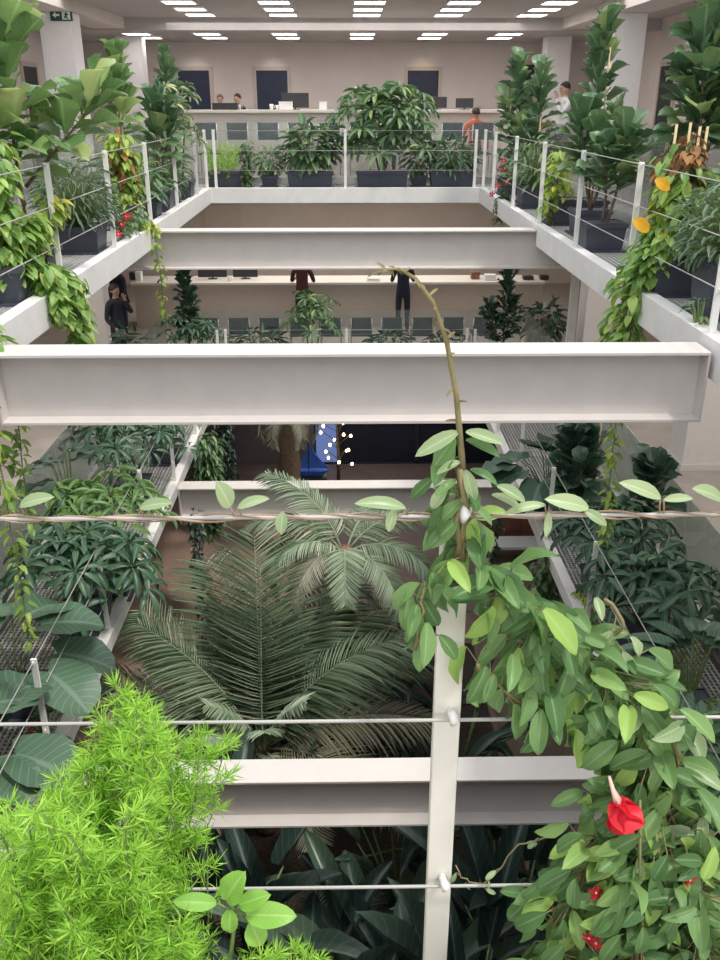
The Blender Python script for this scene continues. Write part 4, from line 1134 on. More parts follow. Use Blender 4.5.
palm('palm', 'thick brown palm trunk with dry hanging skirt beyond the low far beam', (p3.x, p3.y, ZG), 3.2,
     [(A(a), 0.2, 1.0, 2.6, 1) for a in (0, 60, 120, 180, 240, 300)] + [(A(a), 1.0, 1.5, 1.7, 0) for a in (30, 90, 150, 210, 270, 330)], 26, 0.5, 0.03, trunk='bark', r0=0.22)

def big_leaf_plant(name, label, x, y, leaves, mat, kind='banana', wr=0.3):
    r = empty(name, label, 'plant', (x, y, ZG + 0.26))
    fm, sm = MB(), MB()
    for (az, el, stalk, L, dr) in leaves:
        d = sph(A(az), el)
        b0 = Vector((0.06 * math.cos(A(az)), 0.06 * math.sin(A(az)), 0))
        q = b0 + d * stalk
        sm.tube([b0, b0.lerp(q, 0.5) + Vector((0, 0, 0.02)), q], [0.022, 0.016, 0.011], 6)
        leaf(fm, q, d + Vector((0, 0, -0.1)), Vector((-d.x * 0.4, -d.y * 0.4, 1)), L, L * wr, kind, dr, 0.3, 0.5, 9, 5)
    sm.build('stalk', M['stem'], r); fm.build('foliage', M[mat], r)
    return r
def ring(n, el0, el1, s0, s1, L0, L1, d0, d1, a0=0):
    return [(a0 + 137.5 * i + U_(-15, 15), U_(el0, el1), U_(s0, s1), U_(L0, L1), U_(d0, d1)) for i in range(n)]
gp = [(-1.3, 6.2, 'dark arching broad leaf plant at the lower left behind the fern', 'L_deep', 0.3), (-0.6, 5.4, 'shaded banana like plant under the nearest low beam left of centre', 'L_deep', 0.28),
      (0.25, 5.7, 'banana plant with long ribbed leaves right behind the cream post', 'L_banana', 0.32), (1.0, 5.2, 'dark bird of paradise plant right of the cream post', 'L_deep', 0.28),
      (0.55, 4.6, 'broad ribbed banana plant at the bottom centre of the court', 'L_banana', 0.3), (-0.35, 4.5, 'dark paddle leaved plant at the bottom left of the cream post', 'L_deep', 0.28),
      (1.6, 6.3, 'shaded paddle leaved plant below the flowering vine', 'L_deep', 0.3)]
for (x_, y_, lab, mt, wr_) in gp:
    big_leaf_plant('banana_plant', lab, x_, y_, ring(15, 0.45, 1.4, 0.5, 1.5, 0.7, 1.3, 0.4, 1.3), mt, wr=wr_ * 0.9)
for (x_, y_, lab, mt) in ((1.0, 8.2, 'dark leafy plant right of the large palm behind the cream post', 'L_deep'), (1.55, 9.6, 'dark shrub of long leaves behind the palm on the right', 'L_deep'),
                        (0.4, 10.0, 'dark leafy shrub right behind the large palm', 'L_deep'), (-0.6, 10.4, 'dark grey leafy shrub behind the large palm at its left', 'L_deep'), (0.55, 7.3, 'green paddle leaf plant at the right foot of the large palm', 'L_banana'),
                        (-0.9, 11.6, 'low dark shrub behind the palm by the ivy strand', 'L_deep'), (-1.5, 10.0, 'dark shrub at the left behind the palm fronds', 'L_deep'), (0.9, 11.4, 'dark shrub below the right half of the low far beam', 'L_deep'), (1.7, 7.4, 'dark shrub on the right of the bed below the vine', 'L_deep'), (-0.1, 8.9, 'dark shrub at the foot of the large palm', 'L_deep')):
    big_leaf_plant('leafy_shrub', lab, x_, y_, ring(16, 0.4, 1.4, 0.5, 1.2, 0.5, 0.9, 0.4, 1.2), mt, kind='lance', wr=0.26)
for (x_, y_, lab) in ((-0.2, 6.0, 'feathery dark palm seedling under the nearest low beam'), (1.3, 5.9, 'feathery dark green cycad below the flowering vine'), (0.1, 4.9, 'feathery low palm at the bottom beside the cream post')):
    o = areca('feathery_palm', lab, (x_, y_, ZG + 0.26), 14, 1.5, 26, 0.32, 0.022, 'L_deep', el=(0.5, 1.3), bend=1.3)
# ground floor things at the back
sb = empty('sailboat_model', 'blue model sailboat with two sails standing behind the low far beam', 'model boat', atY(309, 476, 18.6))
sb.location.z = ZG
zs = atY(309, 470, 18.6).z - ZG
m = MB(); m.box(-0.42, 0.42, -0.16, 0.16, 0, zs - 0.14); m.build('plinth', M['dark'], sb)
m = MB()
V = [(-0.34, -0.09, zs), (0.36, -0.09, zs), (0.48, 0, zs), (0.36, 0.09, zs), (-0.34, 0.09, zs), (-0.26, -0.04, zs - 0.14), (0.28, -0.04, zs - 0.14), (0.28, 0.04, zs - 0.14), (-0.26, 0.04, zs - 0.14)]
m.add(V, [(0, 1, 2, 3, 4), (5, 8, 7, 6), (0, 5, 6, 1), (1, 6, 2), (2, 6, 7), (2, 7, 3), (3, 7, 8, 4), (4, 8, 5, 0)]); m.build('hull', M['bluesail'], sb)
m = MB(); m.tube([(0, 0, zs), (0, 0, zs + 0.72)], 0.012); m.build('mast', M['dark'], sb)
def sail(pts):
    m = MB(); n = len(pts)
    V = [(a, -0.012 + 0.05 * bow, c) for a, c, bow in pts] + [(a, 0.012 + 0.05 * bow, c) for a, c, bow in pts]
    m.add(V, [tuple(range(n)), tuple(range(2 * n - 1, n - 1, -1))] + [(i, (i + 1) % n, n + (i + 1) % n, n + i) for i in range(n)])
    m.build('sail', M['bluesail'], sb)
sail([(0.01, zs + 0.05, 0), (0.46, zs + 0.05, 0.3), (0.3, zs + 0.2, 0.5), (0.12, zs + 0.45, 0.4), (0.01, zs + 0.7, 0)])
sail([(-0.02, zs + 0.05, 0), (-0.02, zs + 0.5, 0), (-0.14, zs + 0.28, 0.4), (-0.28, zs + 0.05, 0.2)])
lt = empty('lit_tree', 'bare dark tree hung with warm glowing bulbs behind the low far beam', 'tree', (atY(338, 465, 19.5).x, 19.5, ZG))
m = MB(); m.tube([(0, 0, 0), (0.02, 0, 0.8), (-.03, 0, 1.7)], [0.05, 0.04, 0.015], 8)
tips = []
for k in range(14):
    a = k * 2.4; z_ = 0.5 + 0.085 * k
    e = Vector((0.45 * math.cos(a) * U_(.6, 1), 0.3 * math.sin(a), z_ + 0.25)); tips.append(e)
    m.tube([(0, 0, z_), e * 0.5 + Vector((0, 0, z_ * 0.5)), e], 0.01, 4)
m.build('trunk', M['bark'], lt)
for e in tips:
    m = MB(); m.lathe([(0.008, -0.04), (0.03, -0.02), (0.034, 0.005), (0.02, 0.035), (0.004, 0.045)], e.x, e.y, 10, cz=e.z - 0.05); m.build('bulb', M['bulb'], lt)
bn = empty('bench', 'bright white slab bench on the dark ground floor behind the right ivy', 'bench', (3.35, 15.9, ZG))
m = MB(); m.box(-0.75, 0.75, -0.25, 0.25, 0.38, 0.45); m.build('seat', M['white'], bn, 0.008)
for s in (-0.6, 0.6):
    m = MB(); m.box(s - 0.05, s + 0.05, -0.2, 0.2, 0, 0.38); m.build('leg', M['white'], bn)
cr = empty('cabinet', 'reddish wooden cabinet behind the white bench on the ground floor', 'cabinet', (3.6, 16.6, ZG))
m = MB(); m.box(-0.7, 0.7, -0.25, 0.25, 0, 0.9); m.build('body', M['wood'], cr, 0.01)
for s in (-0.35, 0.35):
    m = MB(); m.box(s - 0.32, s + 0.32, -0.27, -0.25, 0.05, 0.85); d_ = m.build('door', M['wood'], cr)
    m = MB(); m.box(s - 0.02, s + 0.02, -0.29, -0.27, 0.4, 0.55); m.build('handle', M['chrome'], d_)
# ================================================================== foreground: near railing, fern, flowering vine
YN = 1.075
ledge('planted_ledge', 'narrow grating ledge under the nearest railing in the foreground', -2.4, 2.4, Y0 + 0.005, 1.14, 0.0, 'F', 0.2)
c = Vector((0, YN, 0))
nr = empty('cable_railing', 'nearest cream post and cable railing crossing the foreground', 'railing', c)
for xx in (-1.75, 0.147, 2.0):
    m = MB(); m.box(xx - 0.02, xx + 0.02, -0.01, 0.01, 0.034, 1.02); m.box(xx - 0.05, xx + 0.05, -0.03, 0.03, 0.03, 0.04)
    p = m.build('post', M['cream'], nr, 0.002)
    for k in range(3):
        zz = 1.0 - k / 3
        m = MB(); m.tube([(xx + 0.004, -0.028, zz + 0.012), (xx + 0.008, -0.032, zz), (xx + 0.006, -0.026, zz - 0.014)], [0.004, 0.008, 0.004], 8)
        m.tube([(xx + 0.004, -0.01, zz), (xx + 0.006, -0.03, zz)], 0.006, 8)
        m.build('cable_clamp', M['white'], p)
for k in range(3):
    zz = 1.0 - k / 3
    pts = [(-2.39 + 4.78 * i / 24, -0.026, zz - 0.006 * math.sin(math.pi * i / 24)) for i in range(25)]
    m = MB(); m.tube(pts, 0.0028, 8); m.build('cable', M['cable'], nr)

# asparagus fern ----------------------------------------------------------
poly = [(-30, 800), (30, 790), (75, 745), (98, 705), (120, 690), (150, 715), (185, 742), (205, 752), (175, 775), (155, 800), (140, 840), (135, 880), (150, 920), (210, 955), (300, 962), (320, 1000), (-30, 1000)]
def inside(px, py):
    c_ = False; n = len(poly)
    for i in range(n):
        (x1, y1), (x2, y2) = poly[i], poly[i - 1]
        if (y1 > py) != (y2 > py) and px < (x2 - x1) * (py - y1) / (y2 - y1) + x1: c_ = not c_
    return c_
fr0 = Vector((-0.36, 0.80, 0.0))
plumes = []
while len(plumes) < 105:
    px, py = U_(-30, 340), U_(672, 985)
    if not inside(px, py): continue
    Yt = U_(0.84, 1.02) if py < 800 else U_(0.72, 1.0)
    t = atY(px, py, Yt)
    b0 = Vector((max(-0.62, min(-0.1, t.x * 0.8 - 0.08 + U_(-.05, .05))), 0.80 + U_(-.08, .08), 0.27))
    mid = b0.lerp(t, 0.6) + Vector((0, 0, 0.05))
    tip = t + (t - mid).normalized() * 0.0
    plumes.append([b0 - fr0, (b0.lerp(mid, 0.5) + Vector((0, 0, 0.02))) - fr0, mid - fr0, tip - fr0])
for (px, py, Yt) in ((118, 685, 1.0), (150, 705, 1.0), (110, 715, 0.98), (225, 740, 1.02), (205, 735, 1.0), (180, 745, 1.0), (160, 730, 0.98), (120, 740, .98), (140, 760, .98), (95, 760, .95), (300, 950, .95), (320, 955, .92), (175, 770, .98), (130, 700, .99)):
    t = atY(px, py, Yt); b0 = Vector((t.x * 0.85 - 0.05, 0.82, 0.27))
    mid = b0.lerp(t, 0.65) + Vector((-0.01, 0, 0.04))
    plumes.append([b0 - fr0, mid - fr0, t - fr0])
fern('asparagus_fern', 'bright green feathery asparagus fern filling the lower left foreground', fr0, plumes, 1.0, 0.025, 0.00105, pot=(0.66, 0.26, 0.28), ntuft=10, step=0.013, side=0.04)

# seedling with rounded leaves
so_ = atY(222, 960, 0.90)
sd = empty('seedling', 'bright broad leaved seedling poking out of the fern at the bottom', 'plant', (so_.x, 0.90, 0.034))
fm, sm = MB(), MB()
O = Vector(sd.location)
hub = atY(236, 912, 0.86) - O
sm.tube([Vector((-0.02, -0.02, 0)), Vector((-0.005, 0, 0.2)), hub], [0.004, 0.0035, 0.003], 6)
for (bx, by, tx, ty, wr) in ((216, 903, 178, 901, 0.62), (226, 900, 236, 880, 0.9), (240, 905, 262, 896, 0.75), (230, 908, 229, 936, 0.85), (246, 915, 290, 915, 0.72), (250, 922, 262, 948, 1.1)):
    a, b = atY(bx, by, 0.86) - O, atY(tx, ty, 0.845) - O
    sm.tube([hub, a], 0.002, 5)
    leaf(fm, a, b - a, Vector((0, -0.6, 0.8)), (b - a).length * 1.08, (b - a).length * wr, 'ellipse', 0.4, 0.15, 0.5, 8, 7)
sm.build('stem', M['stem'], sd); fm.build('foliage', M['L_seed'], sd)

# mandevilla --------------------------------------------------------------
mo = Vector((0.42, 0.90, 0.0))
mv = empty('mandevilla', 'red flowering vine climbing the cream post and cascading at the lower right', 'plant', mo)
planter(mv, 0.56, 0.24, 0.28, 0.06, -0.09)
fm, sm, gm, am = MB(), MB(), MB(), MB()
TOC = Vector((0, -0.62, 0.78))
def mrun(path, n, spread, L, mi=0, Yj=0.05, stem=True, r=0.0028, down=0.5, wr=0.55):
    P = [atY(px, py, Y) - mo for (px, py, Y) in path]
    n = int(n * 1.25) if n > 40 else n
    if stem: sm.tube(wob(P, len(P) * 3, 0.004), r, 6)
    for i in range(n):
        t = (i + U_(0, 1)) / n
        p = along(P, t)
        off = Vector((U_(-1, 1), U_(-1, 1) * 0.8, U_(-1, 1)))
        off = off.normalized() * spread * U_(0.2, 1)
        q = p + off
        dd = Vector((off.x / spread * 0.9 + U_(-.6, .6), U_(-.6, .2), -down + U_(-.6, .6) + off.z / spread * 0.4))
        l = L * U_(0.7, 1.15)
        nn = TOC + Vector((U_(-.5, .5), U_(-.3, .3), U_(-.3, .3)))
        sm.tube([p, q], 0.0011, 4, caps=False)
        leaf(fm, q, dd, nn, l, l * wr * U_(0.9, 1.1), 'ellipse', U_(0.3, 0.9), 0.3, 0.5, 6, 5, mi)
# climbing tip
tipP = [(465, 520, 1.06), (463, 450, 1.05), (458, 390, 1.04), (449, 330, 1.03), (434, 292, 1.02), (415, 272, 1.01), (395, 262, 1.0), (384, 268, 0.995), (378, 275, .99)]
P = [atY(*a) - mo for a in tipP]
for _ in range(2): P = [P[0]] + [(P[i - 1] + 2 * P[i] + P[i + 1]) / 4 for i in range(1, len(P) - 1)] + [P[-1]]
gm.tube(P, [0.005, 0.0042, 0.0035, 0.003, 0.0026, 0.0022, 0.0018, 0.0014, 0.001], 8)
for i in range(26):
    t = 0.05 + 0.95 * i / 26
    p = along(P, t)
    leaf(gm, p, Vector((U_(-1, 1), U_(-.5, .3), U_(-.5, .6))), TOC, U_(0.008, 0.02), U_(.004, .007), 'lance', 0.5, 0.3, 0, 4, 3)
# leaves round the post head
for (bx, by, tx, ty, mi, wr) in ((458, 432, 420, 452, 1, .42), (455, 438, 436, 462, 0, .7), (466, 432, 500, 440, 1, .42), (466, 440, 498, 452, 0, .4), (460, 462, 440, 470, 1, .45), (465, 470, 475, 500, 1, .5),
                             (470, 470, 496, 480, 0, .45), (456, 480, 438, 492, 0, .5), (466, 485, 480, 508, 0, .55), (462, 500, 440, 520, 0, .5), (470, 505, 492, 520, 0, .5), (458, 520, 430, 545, 0, .55),
                             (470, 520, 490, 550, 0, .55), (497, 486, 524, 498, 1, .5), (492, 495, 520, 505, 1, .4)):
    a, b = atY(bx, by, 1.045) - mo, atY(tx, ty, 1.03) - mo
    leaf(fm, a, b - a, TOC + Vector((U_(-.3, .3), 0, U_(-.2, .2))), (b - a).length * 1.15, (b - a).length * wr * 1.15, 'ellipse', 0.5, 0.3, 0, 6, 5, mi)
gm.tube([atY(455, 560, 1.05) - mo, atY(468, 520, 1.05) - mo, atY(460, 470, 1.04) - mo], [0.004, 0.005, 0.004], 8)
gm.tube([atY(462, 560, 1.05) - mo, atY(456, 520, 1.045) - mo, atY(468, 480, 1.045) - mo], [0.004, 0.004, 0.003], 8)
mrun([(456, 470, 1.05), (462, 520, 1.05), (466, 560, 1.05)], 22, 0.042, 0.058)
mrun([(450, 560, 1.04), (424, 595, 1.02), (416, 650, 1.0)], 18, 0.03, 0.058, down=0.9)
mrun([(480, 568, 1.05), (510, 600, 1.05), (550, 632, 1.06), (590, 655, 1.06), (625, 690, 1.05)], 74, 0.045, 0.066)
mrun([(475, 660, 1.03), (500, 690, 1.03), (545, 712, 1.04), (600, 730, 1.04), (630, 745, 1.04)], 36, 0.042, 0.062, down=0.8)
mrun([(520, 640, 1.06), (570, 680, 1.07), (620, 720, 1.07), (650, 770, 1.06)], 70, 0.055, 0.064)
mrun([(600, 660, 1.05), (640, 720, 1.04), (662, 780, 1.02), (680, 850, 0.98), (705, 930, 0.95)], 120, 0.07, 0.066)
mrun([(600, 650, 1.06), (610, 640, 1.06), (625, 625, 1.06), (605, 600, 1.06)], 8, 0.03, 0.05, 1)
mrun([(650, 690, 1.04), (672, 740, 1.03), (690, 800, 1.0), (715, 850, 0.98)], 18, 0.045, 0.062, 1)
mrun([(640, 780, 1.05), (610, 820, 1.03), (585, 870, 1.0), (560, 930, 0.97), (550, 985, .95)], 110, 0.075, 0.06)
mrun([(660, 800, 1.0), (650, 850, 0.98), (640, 910, 0.95), (630, 985, 0.92)], 130, 0.085, 0.062)
mrun([(690, 850, .97), (700, 900, 0.94), (715, 985, 0.9)], 80, 0.08, 0.064)
mrun([(590, 900, 1.04), (620, 920, 1.02), (660, 930, 1.0), (700, 960, .98)], 90, 0.09, 0.06)
mrun([(610, 690, 1.07), (640, 780, 1.06), (640, 860, 1.04)], 60, 0.06, 0.06)
mrun([(560, 830, 1.04), (520, 845, 1.05), (490, 880, 1.05), (468, 885, 1.055), (455, 868, 1.06)], 7, 0.015, 0.022, 1, r=0.0013)
for path in ([(640, 800, .96), (640, 870, .94), (634, 990, .92)], [(655, 830, .96), (668, 900, .93), (690, 990, .9)]):
    sm.tube([atY(*a) - mo for a in path], 0.002, 6)
sm.build('stem', M['vine_green'], mv)
gm.build('climbing_shoot', M['vine_green'], mv)
fm.build('foliage', [M['L_mand'], M['L_mandlit']], mv)
# large open flower, seen from the side, tube up
tb = MB()
a, b, c2 = atY(609, 776, 0.985) - mo, atY(613, 790, 0.975) - mo, atY(619, 804, 0.965) - mo
tb.tube([a, b, c2], [0.0022, 0.0035, 0.0075], 9)
fl = MB()
ax = (c2 - b).normalized()
s1 = ax.orthogonal().normalized(); s2 = ax.cross(s1)
for k in range(5):
    t = 2 * math.pi * k / 5 + 0.4
    d = (s1 * math.cos(t) + s2 * math.sin(t)) * 0.95 + ax * 0.5
    leaf(fl, c2 - ax * 0.003, d, -ax, 0.046, 0.044, 'round', 0.9, -0.2, 1.0, 7, 5)
fo = fl.build('flower', M['petal'], mv); tb.build('tube', M['petal_tube'], fo)
flowers(mv, [atY(596, 943, 0.93) - mo, atY(589, 938, 0.93) - mo, atY(596, 893, 0.96) - mo, atY(690, 880, 0.93) - mo], 0.013)

# twisted vine on the top cable -------------------------------------------
tv = empty('twining_vine', 'thin twisted brown vine with pale leaf pairs wound along the top cable', 'plant', (0, YN, 1.0))
sm, fm = MB(), MB()
for ph, rr in ((0, 0.0018), (2.6, 0.0013)):
    pts = []
    for i in range(240):
        xx = -0.62 + 1.24 * i / 239
        a = xx * 42 + ph + math.sin(xx * 13)
        amp = 0.0042 + 0.0012 * math.sin(xx * 23)
        pts.append((xx, -0.026 + amp * math.cos(a), amp * math.sin(a) - 0.006 * math.sin(math.pi * (xx + 2.39) / 4.78)))
    sm.tube(pts, rr, 5)
O = Vector(tv.location)
for (bx, by, tx, ty, wr) in ((230, 507, 222, 486, 0.8), (238, 508, 262, 496, 0.45), (283, 512, 280, 533, 0.75), (405, 508, 362, 498, 0.4), (432, 508, 444, 488, 0.5), (395, 508, 388, 530, 0.6),
                         (588, 508, 554, 497, 0.5), (584, 510, 607, 523, 0.55), (548, 512, 548, 536, 0.45), (660, 498, 630, 481, 0.45), (664, 500, 690, 496, 0.48), (722, 500, 702, 486, 0.6), (545, 505, 510, 508, .35),
                         (20, 506, 45, 494, 0.5), (140, 508, 165, 500, .5)):
    a, b = atY(bx, by, YN - 0.03) - O, atY(tx, ty, YN - 0.045) - O
    sm.tube([(a.x + 0.004, -0.026, -0.004), a], 0.0013, 4)
    leaf(fm, a, b - a, TOC + Vector((U_(-.2, .2), 0, U_(-.2, .2))), (b - a).length * 1.1, (b - a).length * wr * 1.1, 'ellipse', 0.4, 0.25, 0, 7, 5)
sm.build('stem', M['vine'], tv); fm.build('foliage', M['L_mandlit'], tv)
# ================================================================== people
def seg_dist(p, a, b):
    ab = b - a; t = max(0, min(1, (p - a).dot(ab) / max(1e-9, ab.dot(ab))))
    return (p - a - ab * t).length

def person(label, loc, rz, top, bottom, hair, arms, sit=False, shirt=None, scale=1.0, lean=0.0, head_turn=0.0, long_hair=False, skin=(0.50, 0.30, 0.22)):
    """front is -Y; arms = [(elbow, wrist) left, right] offsets from the shoulder"""
    pz = 0.56 if sit else 0.93
    J = {}; Ed = []; Rd = {}
    def add(n, p, r, par=None):
        J[n] = Vector(p); Rd[n] = r if isinstance(r, tuple) else (r, r)
        if par: Ed.append((par, n))
    fwd = lambda z: -lean * (z - pz)
    add('pelvis', (0, 0, pz), (0.15, 0.115))
    add('waist', (0, fwd(pz + .2), pz + 0.2), (0.13, 0.10), 'pelvis')
    add('chest', (0, fwd(pz + .4), pz + 0.40), (0.155, 0.11), 'waist')
    add('collar', (0, fwd(pz + .5), pz + 0.50), (0.10, 0.075), 'chest')
    add('neck', (0, fwd(pz + .56) - .01, pz + 0.565), 0.052, 'collar')
    add('jaw', (0, fwd(pz + .6) - .02, pz + 0.635), (0.066, 0.078), 'neck')
    add('brow', (0, fwd(pz + .7) - .012, pz + 0.715), (0.077, 0.092), 'jaw')
    add('crown', (0, fwd(pz + .75), pz + 0.765), (0.055, 0.065), 'brow')
    add('nose', (0.03 * head_turn, fwd(pz + .68) - .118, pz + 0.675), 0.012, 'brow')
    for s, n in ((-1, 'l'), (1, 'r')):
        add('ear' + n, (s * 0.085, fwd(pz + .68) + .0, pz + 0.675), 0.014, 'brow')
        sh = Vector((s * 0.185, fwd(pz + .46), pz + 0.455))
        add('sh' + n, sh, 0.062, 'collar')
        e, w = arms[0 if s < 0 else 1]
        e = sh + Vector(e); w = sh + Vector(w)
        add('el' + n, e, 0.046, 'sh' + n); add('wr' + n, w, 0.03, 'el' + n)
        d = (w - e).normalized()
        side = d.cross(Vector((0, 1, 0.2))).normalized()
        add('pa' + n, w + d * 0.07, (0.036, 0.022), 'wr' + n)
        for k, (o, ln) in enumerate(((-.027, .06), (-.009, .075), (.009, .08), (.027, .068))):
            b = w + d * 0.09 + side * o
            add('f%d%s' % (k, n), b + d * ln * 0.5, 0.009, 'pa' + n)
            add('g%d%s' % (k, n), b + d * ln + Vector((0, -0.015, -0.01)), 0.0075, 'f%d%s' % (k, n))
        add('th' + n, w + d * 0.05 - side * 0.045, 0.011, 'pa' + n)
        add('ti' + n, w + d * 0.085 - side * 0.06, 0.009, 'th' + n)
        add('hip' + n, (s * 0.09, 0, pz - 0.06), 0.088, 'pelvis')
        if sit:
            add('kn' + n, (s * 0.11, -0.42, pz - 0.04), 0.062, 'hip' + n)
            add('an' + n, (s * 0.11, -0.40, 0.09), 0.042, 'kn' + n)
            add('to' + n, (s * 0.12, -0.56, 0.04), 0.034, 'an' + n)
        else:
            add('kn' + n, (s * 0.10, -0.01, 0.49), 0.064, 'hip' + n)
            add('an' + n, (s * 0.10, 0.03, 0.09), 0.043, 'kn' + n)
            add('to' + n, (s * 0.115, -0.13, 0.04), 0.035, 'an' + n)
    names = list(J); ix = {n: i for i, n in enumerate(names)}
    me = bpy.data.meshes.new('tmp')
    me.from_pydata([J[n] for n in names], [(ix[a], ix[b]) for a, b in Ed], [])
    ob = bpy.data.objects.new('tmp', me); COL.objects.link(ob)
    sk = ob.modifiers.new('skin', 'SKIN'); sk.use_smooth_shade = True
    for i, n in enumerate(names):
        me.skin_vertices[0].data[i].radius = Rd[n]
        me.skin_vertices[0].data[i].use_root = (i == 0)
    sb_ = ob.modifiers.new('sub', 'SUBSURF'); sb_.levels = 1; sb_.render_levels = 1
    dg = bpy.context.evaluated_depsgraph_get(); dg.update()
    body = bpy.data.meshes.new_from_object(ob.evaluated_get(dg))
    bpy.data.objects.remove(ob); bpy.data.meshes.remove(me)
    i_ = len(bpy.data.materials)
    ms = [plain('skin tone %d' % i_, skin, 0.55, noise=0.04), plain('top cloth %d' % i_, top, 0.85, noise=0.12, scale=20), plain('trouser cloth %d' % i_, bottom, 0.85, noise=0.12, scale=20), M['dark']]
    if shirt: ms.append(plain('shirt cloth %d' % i_, shirt, 0.8, noise=0.05))
    body.materials.clear()
    for m_ in ms: body.materials.append(m_)
    cls = []
    for a, b in Ed:
        k = 1
        if b in ('jaw', 'brow', 'crown', 'nose') or b[:3] == 'ear' or b[:2] in ('pa', 'th', 'ti') or b[0] in 'fg': k = 0
        if b == 'neck': k = 0
        if b[:2] in ('kn', 'an', 'hi'): k = 2
        if b[:2] == 'to': k = 3
        cls.append((J[a], J[b], k, Rd[b][0]))
    for p in body.polygons:
        c_ = p.center
        best = min(cls, key=lambda s_: seg_dist(c_, s_[0], s_[1]) / (s_[3] + 0.03))
        k = best[2]
        if k == 2 and c_.z > pz - 0.02: k = 1
        if k == 1 and shirt and c_.y < fwd(c_.z) - 0.06 and abs(c_.x) < 0.035 and c_.z > pz + 0.1: k = 4
        p.material_index = k; p.use_smooth = True
    body.name = 'body'
    r = empty('person', label, 'person', loc, rz); r.scale = (scale,) * 3
    bo = bpy.data.objects.new('body', body); COL.objects.link(bo); bo.parent = r
    hm = plain('hair %d' % i_, hair, 0.6, noise=0.25, scale=30)
    m = MB(); V = []; F = []; n = 14; k = 7
    cx = Vector((0, fwd(pz + .7) + 0.004, pz + 0.705))
    for i in range(k + 1):
        el = math.pi / 2 - (math.pi * 0.62) * i / k
        for j in range(n):
            az = 2 * math.pi * j / n
            front = max(0.0, -math.sin(az))
            e2 = el if el > 0.35 else max(el, 0.35 * front + el * (1 - front))
            rr = 1.0 + 0.03 * math.sin(5 * az)
            z = math.sin(e2) * 0.105
            if long_hair and i == k and front < 0.3: z -= 0.13
            V.append(cx + Vector((math.cos(az) * math.cos(e2) * 0.088 * rr, math.sin(az) * math.cos(e2) * 0.106 * rr, z)))
    for i in range(k):
        for j in range(n):
            j2 = (j + 1) % n
            F.append((i * n + j, (i + 1) * n + j, (i + 1) * n + j2, i * n + j2))
    m.add([tuple(v) for v in V], F, smooth=True); ho = m.build('hair', hm, r)
    so2 = ho.modifiers.new('thick', 'SOLIDIFY'); so2.thickness = 0.012
    m = MB()
    for s in (-1, 1): m.lathe([(0.004, -0.009), (0.010, 0), (0.004, 0.009)], s * 0.03, fwd(pz + .68) - 0.094, 8, cz=pz + 0.688)
    m.build('eyes', M['dark'], r)
    return r
DOWN = ((-0.05, 0.03, -0.27), (-0.06, -0.05, -0.50)), ((0.05, 0.03, -0.27), (0.06, -0.05, -0.50))
ONCOUNTER = ((-0.06, -0.12, -0.24), (-0.02, -0.36, -0.22)), ((0.06, -0.12, -0.24), (0.02, -0.36, -0.22))
CHIN = ((-0.05, 0.03, -0.27), (-0.04, -0.16, -0.42)), ((0.02, -0.2, -0.2), (-0.12, -0.19, 0.06))
p = atY(112, 330, 17.2)
person('person in dark navy jacket over pale shirt with hand at the chin, at left', (p.x + 0.12, 17.2, -3.6), R(62), (0.022, 0.026, 0.04), (0.02, 0.022, 0.03), (0.035, 0.022, 0.016), CHIN, shirt=(0.42, 0.48, 0.58), scale=1.06, long_hair=True)
p = atY(120, 300, 19.9)
person('person in long dark clothing standing at the left end of the middle counter', (p.x, 19.9, -3.6), R(140), (0.02, 0.022, 0.035), (0.018, 0.02, 0.03), (0.02, 0.016, 0.014), DOWN, scale=1.05)
p = atY(403, 300, 20.6)
person('person in navy with back turned leaning on the middle floor counter', (p.x, 20.62, -3.6), R(180), (0.02, 0.026, 0.05), (0.016, 0.02, 0.035), (0.02, 0.016, 0.014), ONCOUNTER, scale=1.06)
p = atY(302, 280, 20.6)
person('person in maroon top at the middle floor counter behind the bright umbrella tree', (p.x, 20.62, -3.6), R(175), (0.09, 0.025, 0.035), (0.03, 0.02, 0.025), (0.03, 0.02, 0.015), ONCOUNTER, scale=1.06)
p = atY(220, 98, 22.7)
person('person with auburn hair in dark clothing behind the upper counter, left of a pair', (p.x, 22.7, 0), 0, (0.03, 0.03, 0.035), (0.02, 0.02, 0.025), (0.16, 0.06, 0.03), DOWN, scale=0.94)
p = atY(232.5, 97, 22.7)
person('dark haired person in black behind the upper counter, right of a pair', (p.x + 0.1, 22.85, 0), R(-25), (0.02, 0.02, 0.025), (0.02, 0.02, 0.025), (0.012, 0.01, 0.01), DOWN, scale=0.95)
p = atY(553, 95, 17.4)
person('dark haired person in white top standing before the right slim pillar on the upper floor', (4.12, 17.95, 0), R(-70), (0.75, 0.74, 0.72), (0.10, 0.12, 0.16), (0.015, 0.012, 0.01), CHIN, scale=1.05)
person('seated person in bright orange top at the right end of the upper chairs', (2.82, 20.52, 0), R(195), (0.62, 0.10, 0.03), (0.05, 0.06, 0.09), (0.05, 0.03, 0.02), (((-0.1, 0.02, -0.26), (-0.12, 0.02, -0.5)), ((0.05, -0.1, -0.25), (0, -0.3, -0.3))), sit=True, scale=1.0)
person('seated person in blue top facing the upper counter behind the large umbrella tree', (0.98, 20.52, 0), R(180), (0.03, 0.14, 0.42), (0.05, 0.06, 0.09), (0.02, 0.015, 0.012), ONCOUNTER, sit=True, scale=0.98)
p = atY(345, 100, 22.6)
person('brown haired person standing behind the middle of the upper counter', (p.x, 22.6, 0), R(10), (0.2, 0.17, 0.16), (0.05, 0.05, 0.06), (0.10, 0.045, 0.025), DOWN, scale=0.92)
